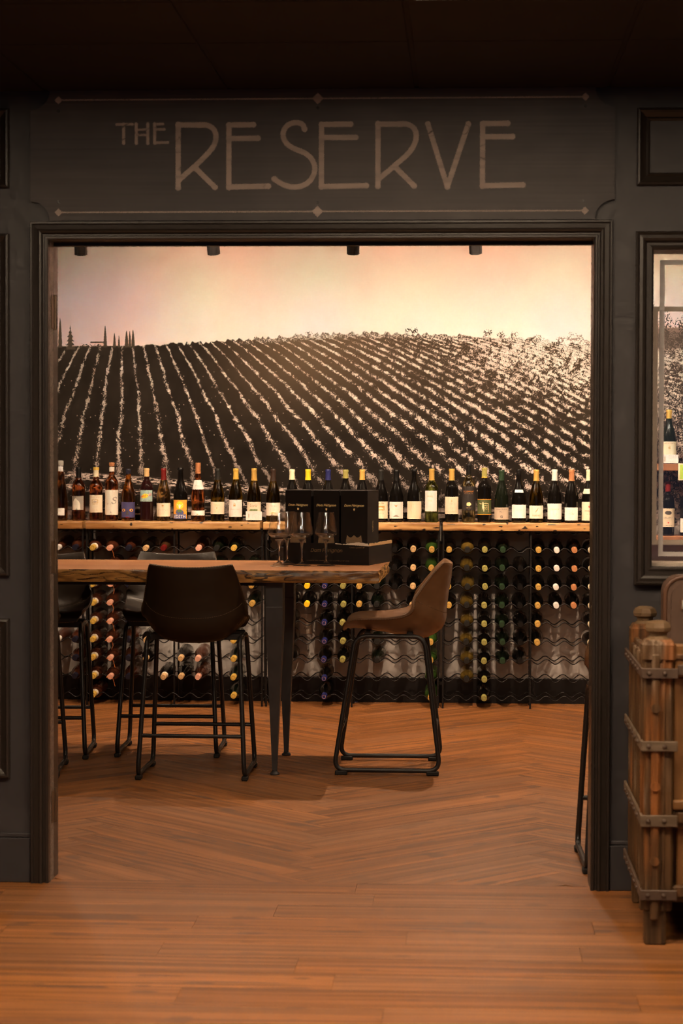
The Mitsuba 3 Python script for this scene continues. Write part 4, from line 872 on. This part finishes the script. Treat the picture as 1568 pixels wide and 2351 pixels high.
# ---------------------------------------------------------------- stools
PROF = np.array([(.205, .650), (.200, .668), (.175, .684), (.10, .687), (.0, .680), (-.08, .677), (-.135, .688), (-.175, .716), (-.203, .765), (-.228, .83), (-.250, .895), (-.268, .940)])
HW = [.192, .203, .213, .220, .225, .228, .228, .225, .218, .207, .194, .181]
RAISE = [0, .002, .006, .010, .016, .026, .038, .048, .050, .040, .026, .012]
THICK = [.018, .032, .040, .044, .052, .070, .092, .098, .066, .048, .038, .024]
def stool_shell():
    from scipy.interpolate import CubicSpline
    t0 = np.r_[0, np.cumsum(np.linalg.norm(np.diff(PROF, axis=0), axis=1))]; t = np.linspace(0, t0[-1], 46)
    C = CubicSpline(t0, PROF)(t); D = CubicSpline(t0, PROF)(t, 1); D /= np.linalg.norm(D, axis=1, keepdims=True)
    N = np.stack([-D[:, 1], D[:, 0]], 1); N = N*np.where(True, -1, 1)   # towards the sitter (up / forward)
    hw, ra, th = [np.interp(t, t0, q_) for q_ in (HW, RAISE, THICK)]
    vs = np.linspace(-1, 1, 29); top, bot = [], []
    for i in range(len(t)):
        back = np.clip((C[i, 1]-.70)/.2, 0, 1)
        rt, rb = [], []
        for v_ in vs:
            x = hw[i]*math.sin(v_*math.pi/2*.98)*1.0 if False else hw[i]*v_
            up = ra[i]*abs(v_)**2.6*1.9
            p = C[i]+N[i]*up
            if i > 40: p = p+np.array([0, .010*v_*v_*(i-40)/5-.004*(i-40)/5])
            thick = th[i]*(1-abs(v_)**5*.72)
            q_ = C[i]+N[i]*(up-thick*1.0)
            rt.append((x, p[0], p[1])); rb.append((x*(.985 if abs(v_) == 1 else 1), q_[0], q_[1]))
        top.append(rt); bot.append(rb)
    top, bot = np.array(top), np.array(bot)
    nu, nv = top.shape[:2]
    # stitch top, rim and bottom with a rounded rim
    def rim_mid(a, b, outward): return (a+b)/2+outward
    rings = []
    idx = [(i, 0) for i in range(nu)]+[(nu-1, j) for j in range(1, nv)]+[(i, nv-1) for i in range(nu-2, -1, -1)]+[(0, j) for j in range(nv-2, 0, -1)]
    A = np.array([top[i, j] for i, j in idx]); B = np.array([bot[i, j] for i, j in idx])
    cen = np.array([top[i, nv//2] for i, j in idx])
    out = np.zeros_like(A)
    for k_, (i, j) in enumerate(idx):
        o = np.zeros(3)
        if j == 0: o += (-1, 0, 0)
        if j == nv-1: o += (1, 0, 0)
        if i == 0: o += (0, -D[0][0], -D[0][1])
        if i == nu-1: o += (0, D[-1][0], D[-1][1])
        out[k_] = o/np.linalg.norm(o)
    hgt = np.linalg.norm(A-B, axis=1, keepdims=True)
    layers = [A*(1-s)+B*s+out*hgt*.5*math.sqrt(max(0, 1-(2*s-1)**2)) for s in (.08, .25, .5, .75, .92)]
    v = [top.reshape(-1, 3), bot.reshape(-1, 3)]+layers; v = np.vstack(v); f = []
    o2 = nu*nv
    for i in range(nu-1):
        for j in range(nv-1):
            a, b, c, d = i*nv+j, (i+1)*nv+j, (i+1)*nv+j+1, i*nv+j+1
            f += [[a, b, c], [a, c, d], [o2+a, o2+c, o2+b], [o2+a, o2+d, o2+c]]
    base = 2*o2; K = len(idx)
    ids = [np.array([i*nv+j for i, j in idx])]+[base+l_*K+np.arange(K) for l_ in range(len(layers))]+[np.array([o2+i*nv+j for i, j in idx])]
    for l_ in range(len(ids)-1):
        a, b = ids[l_], ids[l_+1]
        for k_ in range(K):
            n_ = (k_+1) % K; f += [[a[k_], a[n_], b[n_]], [a[k_], b[n_], b[k_]]]
    m = trimesh.Trimesh(v, f, process=False); m.fix_normals()
    piping = A*(.3)+B*.7+out*hgt*.44
    seam = np.array([bot[31, j] for j in range(nv)]); seam2 = np.array([top[int(nu*.53), j] for j in range(nv)])
    return m, piping, seam, seam2, A
SHELL, PIPING, SEAM, SEAM2, _A = stool_shell()
def dashes(path, r_, step, fill=.6, closed=False):
    p = np.asarray(path); 
    if closed: p = np.vstack([p, p[:1]])
    s = np.r_[0, np.cumsum(np.linalg.norm(np.diff(p, axis=0), axis=1))]; ms = []
    for a in np.arange(0, s[-1]-step, step):
        q_ = np.array([[np.interp(t, s, p[:, k_]) for k_ in range(3)] for t in (a, a+step*fill)])
        ms.append(tube(q_, r_, 4))
    return cat(ms)
ST_PLY = {}
def sply(key, fn, smooth):
    if key not in ST_PLY: ST_PLY[key] = mikit.ply(fn(), smooth=smooth)
    return ST_PLY[key]
def side_loop(s):
    xt, xb = s*.205, s*.236; zr = .0135
    P = [(xb*.5+xt*.5-(xb-xt)*.5, .13, .640)]
    pts = [(xt, 0.0, .622), (xt, .145, .622), (xb, .238, .022), (xb, -.238, .022), (xt, -.165, .622), (xt, 0.0, .622)]
    b = bend(pts, .055, 8)
    return tube(b, .0105, 12)
def foot(s, e):
    x = s*.236; return bx(x-.014, x+.014, e*.238-(.052 if e > 0 else .0)+e*.0, e*.238+(.052 if e < 0 else 0), 0, .027, .005)
def foot2(s, e):
    x = s*.236; y = e*.205
    return bx(x-.0135, x+.0135, y-.028, y+.028, 0, .020, .004)
def footrest(e):
    z = .195; t = (z-.022)/.6; y = e*(.238+((.145 if e > 0 else .165)-.238)*t); x = .236+(.205-.236)*t
    return tube([(-x, y, z), (x, y, z)], .009, 10)
def stool(loc, rz, label, lm, stitch=True):
    k_ = thing('bar_stool', label, 'stool', 'leather bar stools')
    tw = T().translate([loc[0], loc[1], 0]).rotate([0, 0, 1], rz)
    add(k_, 'seat_shell', sply('shell', lambda: SHELL, 50), lm, tw=tw)
    add(k_, 'piping', sply('pipe', lambda: tube(PIPING, .0022, 6, closed=True), True), lm, tw=tw)
    add(k_, 'stitching', sply('stitch', lambda: cat([dashes(PIPING+[0, 0, .0], .0031, .012, .6, True), dashes(SEAM, .0012, .010), dashes(SEAM2, .0012, .010)]), False), M_STITCH, tw=tw)
    for s in (-1, 1):
        sf = add(k_, 'side_frame', sply(('loop', s), lambda: side_loop(s), True), M_BLACK, tw=tw)
        for e in (-1, 1): add(sf, 'foot', sply(('foot', s, e), lambda: foot2(s, e), False), M_RUBBER, tw=tw)
    for e in (-1, 1): add(k_, 'footrest', sply(('rest', e), lambda: footrest(e), True), M_BLACK, tw=tw)
    for e in (.09, -.10): add(k_, 'seat_rail', sply(('rail', e), lambda: bx(-.205, .205, e-.014, e+.014, .612, .640, .003), False), M_BLACK, tw=tw)
    return k_
stool((-1.203, 9.735), 0, 'dark brown leather bar stool with its back to us at the table', M_LEATHER_DARK)
stool((-.349, 9.965), 90, 'tan brown leather bar stool seen side-on at the table end', M_LEATHER)
stool((-1.415, 10.44), 181.5, 'black leather bar stool across the table, behind the near stool', M_LEATHER_BLACK)
stool((-2.035, 10.33), 184.5, 'black leather bar stool across the table near the left jamb', M_LEATHER_BLACK)
stool((-2.065, 9.74), 5, 'bar stool mostly hidden by the left jamb, legs showing', M_LEATHER_DARK)
stool((.652, 7.715), 1, 'bar stool just inside the right jamb with one leg showing', M_LEATHER)

# ---------------------------------------------------------------- wine glasses
GO = [(.0363, .2465), (.0385, .232), (.0440, .200), (.0490, .172), (.0516, .156), (.0505, .147), (.045, .140), (.033, .131), (.020, .122), (.0125, .116)]
th_ = .0011
bowl = GO[:-2]
stem = [(0, .1235), (.012, .1225), (.020, .122), (.0125, .116), (.0085, .110), (.0060, .095), (.0046, .075), (.0038, .055), (.0037, .042), (.0044, .030), (.0065, .022), (.0125, .0155)]
footp = [(.0125, .0155), (.022, .010), (.033, .005), (.0420, .0022), (.0428, .0012), (.0420, 0), (0, .0005)]
M_THIN = mat('thin_glass', sheen({'type': 'thindielectric', 'int_ior': 1.55}, .03))
def fixn(prof):
    m = lathe(prof, 40); return m
GP = {k_: mikit.ply(lathe(p_[::-1], 40), smooth=50) for k_, p_ in (('bowl', bowl), ('stem', stem), ('foot', footp))}
for (x, y), lab in zip(((-.853, 9.935), (-.829, 10.085), (-.752, 9.975), (-.641, 9.985)), ('clear wine glass standing leftmost of the four on the table', 'clear wine glass standing behind the leftmost glass', 'clear wine glass second from the right before the gift boxes', 'clear wine glass standing alone at right before the gift boxes')):
    g = thing('wine_glass', lab, 'wine glass', 'wine glasses on the table')
    for k_ in ('bowl', 'stem', 'foot'): add(g, k_, GP[k_], M_THIN if k_ != 'stem' else GLASS['crystal'], tw=T().translate([x, y, TZ+.0006]))

# ---------------------------------------------------------------- gift boxes in their tray
M_BOX = mat('black_card', pr((.0085, .0065, .006), .5, .2)); M_BOXSIDE = M_BOX
BA = math.radians(-14); BO = (-.853, 10.165, TZ)
def bl(m_): return xf(m_, BO, BA)
ty = thing('box_tray', 'low black cardboard carton with torn rim holding the gift boxes', 'carton')
tw_, td_, t_h = .418, .385, .100
add(ty, 'bottom', bl(bx(0, tw_, 0, td_, 0.0005, .003)), M_BOX)
add(ty, 'side_panel', bl(bx(0, tw_, 0, .003, .0005, t_h)), M_BOX)
add(ty, 'side_panel', bl(bx(0, tw_, td_-.003, td_, .0005, t_h)), M_BOX)
add(ty, 'side_panel', bl(bx(0, .003, 0, td_, .0005, t_h)), M_BOX)
add(ty, 'side_panel', bl(bx(tw_-.003, tw_, 0, td_, .0005, t_h)), M_BOX)
rr_ = random.Random(3)
def torn(n_, amp): return [rr_.uniform(0, amp) for _ in range(n_)]
ft = [(.255, t_h)]+[(.255+i*.006, t_h-.002-.004*math.sin(i/4)+rr_.uniform(-.002, .002)+.003) for i in range(27)]+[(tw_, t_h-.008), (tw_, t_h-.012), (.255, t_h-.004)]
add(ty, 'torn_edge', bl(on_plane(Polygon(ft).buffer(0), 0, .0012)), PAPER['warm'], label='torn pale paper edge')
st_ = [(i*.0077, t_h-.004+.006*rr_.random()+.004*i/50) for i in range(51)]
pg = Polygon(st_+[(.385, t_h-.012), (0, t_h-.012)]).buffer(0)
mtorn = extr(pg, .002); vv = mtorn.vertices
add(ty, 'torn_edge', bl(trimesh.Trimesh(np.stack([tw_+vv[:, 2]-.0005, vv[:, 0], vv[:, 1]], 1), mtorn.faces)), PAPER['cardboard'], label='torn brown cardboard edge')
def flat_text(s, h, x, z, y, c, bold=False, shear=0.0):
    V, F = text_poly(s, h, bold, shear); return trimesh.Trimesh(np.stack([V[:, 0]+x, np.full(len(V), y), V[:, 1]+z], 1), F, process=False), c
def put_text(parent, *a):
    m_, c = flat_text(*a); return add(parent, 'lettering', bl(m_), PAPER[c])
shield = Polygon([(-.005, .005), (0, .0065), (.005, .005), (.0045, -.002), (0, -.007), (-.0045, -.002)])
put_text(ty, 'Dom Pérignon', .017, .212, .058, -.0004, 'dimgold', False, .22)
add(ty, 'emblem', bl(on_plane(affinity.translate(affinity.scale(shield, 1.1, 1.1), .212, .040), 0, .0004)), PAPER['dimgold'])
put_text(ty, 'CHAMPAGNE · BRUT · A EPERNAY · 6 x 75 CL · 6 COFFRETS · 6 GIFT BOXES', .0042, .22, .016, -.0004, 'dimgold')
put_text(ty, 'OPEN · OUVRIR', .006, .355, .078, -.0004, 'dimgold')
add(ty, 'arrow', bl(on_plane(Polygon([(.389, .077), (.389, .087), (.398, .082)]), 0, .0004)), PAPER['dimgold'])
for i, (x0, lab) in enumerate(((.006, 'tall black champagne gift box, left of the three in the carton'), (.145, 'tall black champagne gift box, middle of the three in the carton'), (.279, 'tall black champagne gift box, right of the three in the carton'))):
    g = thing('gift_box', lab, 'gift box', 'black gift boxes in the carton')
    w_, d_, zt = (.127, .126, .129)[i], .185, .346
    add(g, 'box', bl(bx(x0, x0+w_, .008, .008+d_, .0035, zt, .0015)), M_BOX)
    xc = x0+w_*.5; y = .0076
    put_text(g, 'Dom Pérignon', .0105, xc, .271, y, 'brightgold', True, .28)
    add(g, 'emblem', bl(on_plane(affinity.translate(affinity.scale(shield, .9, .9), xc, .257), .008, .0004)), PAPER['brightgold'])
    tag = Polygon([(xc-.040, .02), (xc-.040, .105), (xc-.034, .139)]+[(xc-.034+.034*(t_)+0, .139-.012*math.sin(t_*math.pi)) for t_ in np.linspace(0, 1, 9)]+[(xc+.034*t_, .139-.012*math.sin(t_*math.pi)) for t_ in np.linspace(0, 1, 9)]+[(xc+.034, .139), (xc+.040, .105), (xc+.040, .02)])
    add(g, 'shield_print', bl(on_plane(tag.buffer(0), .008, .0004)), PAPER['tagtan'])
    add(g, 'print', bl(on_plane(unary_union([sbox(xc-.028, .104, xc+.028, .1048), sbox(xc-.02, .113, xc+.02, .1138), sbox(xc-.03, .122, xc-.01, .1228), sbox(xc+.01, .122, xc+.03, .1228)]), .0076, .0003)), PAPER['dimgold'])
    if i == 2:
        sm = on_plane(unary_union([sbox(.0, .15, .003, .205), sbox(-.004, .172, .007, .178)]), 0, .0004); v_ = sm.vertices
        add(g, 'print', bl(trimesh.Trimesh(np.stack([x0+w_-v_[:, 1], .095+v_[:, 0], v_[:, 2]], 1), sm.faces)), PAPER['goldink'])

# ---------------------------------------------------------------- old chest by the right wall
ch = thing('wooden_chest', 'rustic antique wooden chest with iron bands and carved corner posts', 'chest')
HX0, HX1, HY0, HY1 = .525, 1.75, 6.41, 7.09
PWd = .085
def post(x, y, front):
    m_ = [bx(x, x+PWd, y, y+PWd, .10, .90, .006), bx(x+.02, x+.045, y-.012, y+.01, .075, .86, .005) if front else bx(x+.02, x+.06, y+PWd-.01, y+PWd+.004, .1, .86, .005), bx(x+.052, x+.062, y-.006, y+.01, .10, .86, .003), bx(x-.008, x+.01, y+.02, y+.045, .1, .86, .004),
          bx(x+.006, x+.068, y+.006, y+.068, 0, .11, .004), bx(x-.006, x+PWd+.006, y-.008, y+PWd+.004, .835, .893, .008)]
    for z in (.70, .47, .25): m_.append(xf((lambda q_: (q_.apply_transform(trimesh.transformations.rotation_matrix(math.pi/2, [1, 0, 0])), q_)[1])(trimesh.creation.cylinder(.014, .012, sections=8)), (x+.032, y-.012, z)))
    if front: m_ = m_
    return cat(m_)
def finial(x, y):
    c = [(0, .895), (.034, .895), (.034, .905), (.036, .910), (.033, .915), (.026, .921), (.027, .930), (.038, .936), (.040, .946), (.034, .960), (.022, .966), (0, .968)]
    return xf(lathe([(r_, z_-.012) for r_, z_ in c], 8), (x+PWd/2, y+PWd/2, 0), math.pi/8)
for x, y, fr_ in ((HX0, HY0, True), (HX0+.01, HY1-PWd, False), (HX1-PWd, HY0, True), (HX1-PWd, HY1-PWd, False)):
    pk = add(ch, 'corner_post', post(x, y, fr_), M_CHEST)
    add(pk, 'finial', finial(x, y), M_STONE, smooth=25)
# boards on the left side, each board its own
ys = np.linspace(HY0+PWd, HY1-PWd, 7)
for a, b in zip(ys[:-1], ys[1:]):
    d_ = R.uniform(0, .006)
    add(ch, 'side_board', bx(HX0+.012+d_, HX0+.03+d_, a+.002, b-.002, .10, .86, .004), M_CHEST)
    add(ch, 'side_batten', bx(HX0+.002, HX0+.016, (a+b)/2-.011, (a+b)/2+.011, .11, .845, .004), M_CHEST)
ys = np.linspace(HX0+PWd, HX1-PWd, 9)
for a, b in zip(ys[:-1], ys[1:]):
    add(ch, 'front_board', bx(a+.001, b-.001, HY0+.022, HY0+.04, .425, .79, .004), M_CHEST_P)
    add(ch, 'front_board', bx(a+.014, b-.014, HY0+.024, HY0+.042, .17, .35, .004), M_CHEST_P)
add(ch, 'front_rail', bx(HX0+PWd, HX1-PWd, HY0+.008, HY0+.034, .79, .887, .006), M_CHEST_P)
add(ch, 'front_rail', bx(HX0+PWd, HX1-PWd, HY0+.002, HY0+.012, .842, .858, .003), M_CHEST)
add(ch, 'front_rail', bx(HX0+PWd, HX1-PWd, HY0-.004, HY0+.03, .40, .428, .004), M_CHEST_P)
add(ch, 'front_rail', bx(HX0+PWd, HX1-PWd, HY0+.004, HY0+.03, .345, .40, .006), M_CHEST)
add(ch, 'front_rail', bx(HX0+PWd, HX1-PWd, HY0+.004, HY0+.03, .13, .175, .006), M_CHEST)
add(ch, 'inner_panel', bx(HX0+PWd, HX1-PWd, HY0+.044, HY0+.054, .12, .86), M_CHEST)
add(ch, 'inner_shelf', bx(HX0+.02, HX1-.02, HY0+.056, HY1-.03, .775, .796, .003), M_CHEST)
add(ch, 'back_panel', bx(HX0+PWd, HX1-PWd, HY1-.03, HY1-.01, .12, .86), M_CHEST)
for z in (.803, .589, .3696, .151):
    iron = z in (.803, .151)
    mt_ = M_IRON if iron else M_BANDW
    h = .030 if z != .3696 else .034
    bk = add(ch, 'iron_band', cat([bx(HX0-.010, HX0-.002, HY0-.016, HY1-.01, z-h/2, z+h/2, .002), bx(HX0-.010, HX0+PWd+.012, HY0-.018, HY0-.010, z-h/2, z+h/2, .002)]), mt_)
    for rv in ([xf(trimesh.creation.icosphere(1, .007), (x_, HY0-.018, z)) for x_ in (HX0+.012, HX0+.058)]+[xf(trimesh.creation.icosphere(1, .007), (HX0-.010, y_, z)) for y_ in np.linspace(HY0+.1, HY1-.1, 6)]): add(bk, 'rivet', rv, M_IRON, smooth=True)
    if z in (.803, .151, .3696):
        add(ch, 'front_strap', bx(HX0+PWd+.012, HX1-PWd, HY0-.006, HY0+.010, z-.006, z+.024, .002), M_IRON if z == .803 else M_CHEST)
# leather case on the chest
bg = thing('leather_case', 'brown leather case with rounded corners standing on the chest', 'case')
def rrect(x0, x1, z0, z1, r_): return sbox(x0, z0, x1, z1).buffer(-r_).buffer(r_, 8)
def caseface(poly, y0, y1):
    m_ = extr(poly, y1-y0); v_ = m_.vertices; return trimesh.Trimesh(np.stack([v_[:, 0], y1-v_[:, 2], v_[:, 1]], 1), m_.faces)
CB = .797
add(bg, 'body', caseface(rrect(.622, 1.02, CB, 1.062, .055).union(sbox(.622, CB, 1.01, CB+.06)), 6.83, 6.985), M_BAG)
add(bg, 'lid_panel', caseface(rrect(.640, .996, CB+.006, 1.042, .045), 6.822, 6.84), M_BAG)
ring_ = np.array(rrect(.622, 1.018, CB+.008, 1.060, .055).exterior.coords)[:-1]
add(bg, 'trim', tube(np.stack([ring_[:, 0], np.full(len(ring_), 6.832), ring_[:, 1]], 1), .0075, 8, closed=True), M_BAGTRIM, smooth=True)
bu = add(bg, 'buckle', caseface(rrect(.667, .74, .958, .996, .004), 6.816, 6.823), M_BAGTRIM)
M_NICKEL = mat('nickel', pr((.85, .78, .68), .35, metallic=.3))
add(bu, 'plate', caseface(rrect(.672, .735, .963, .991, .004), 6.812, 6.817), M_NICKEL)
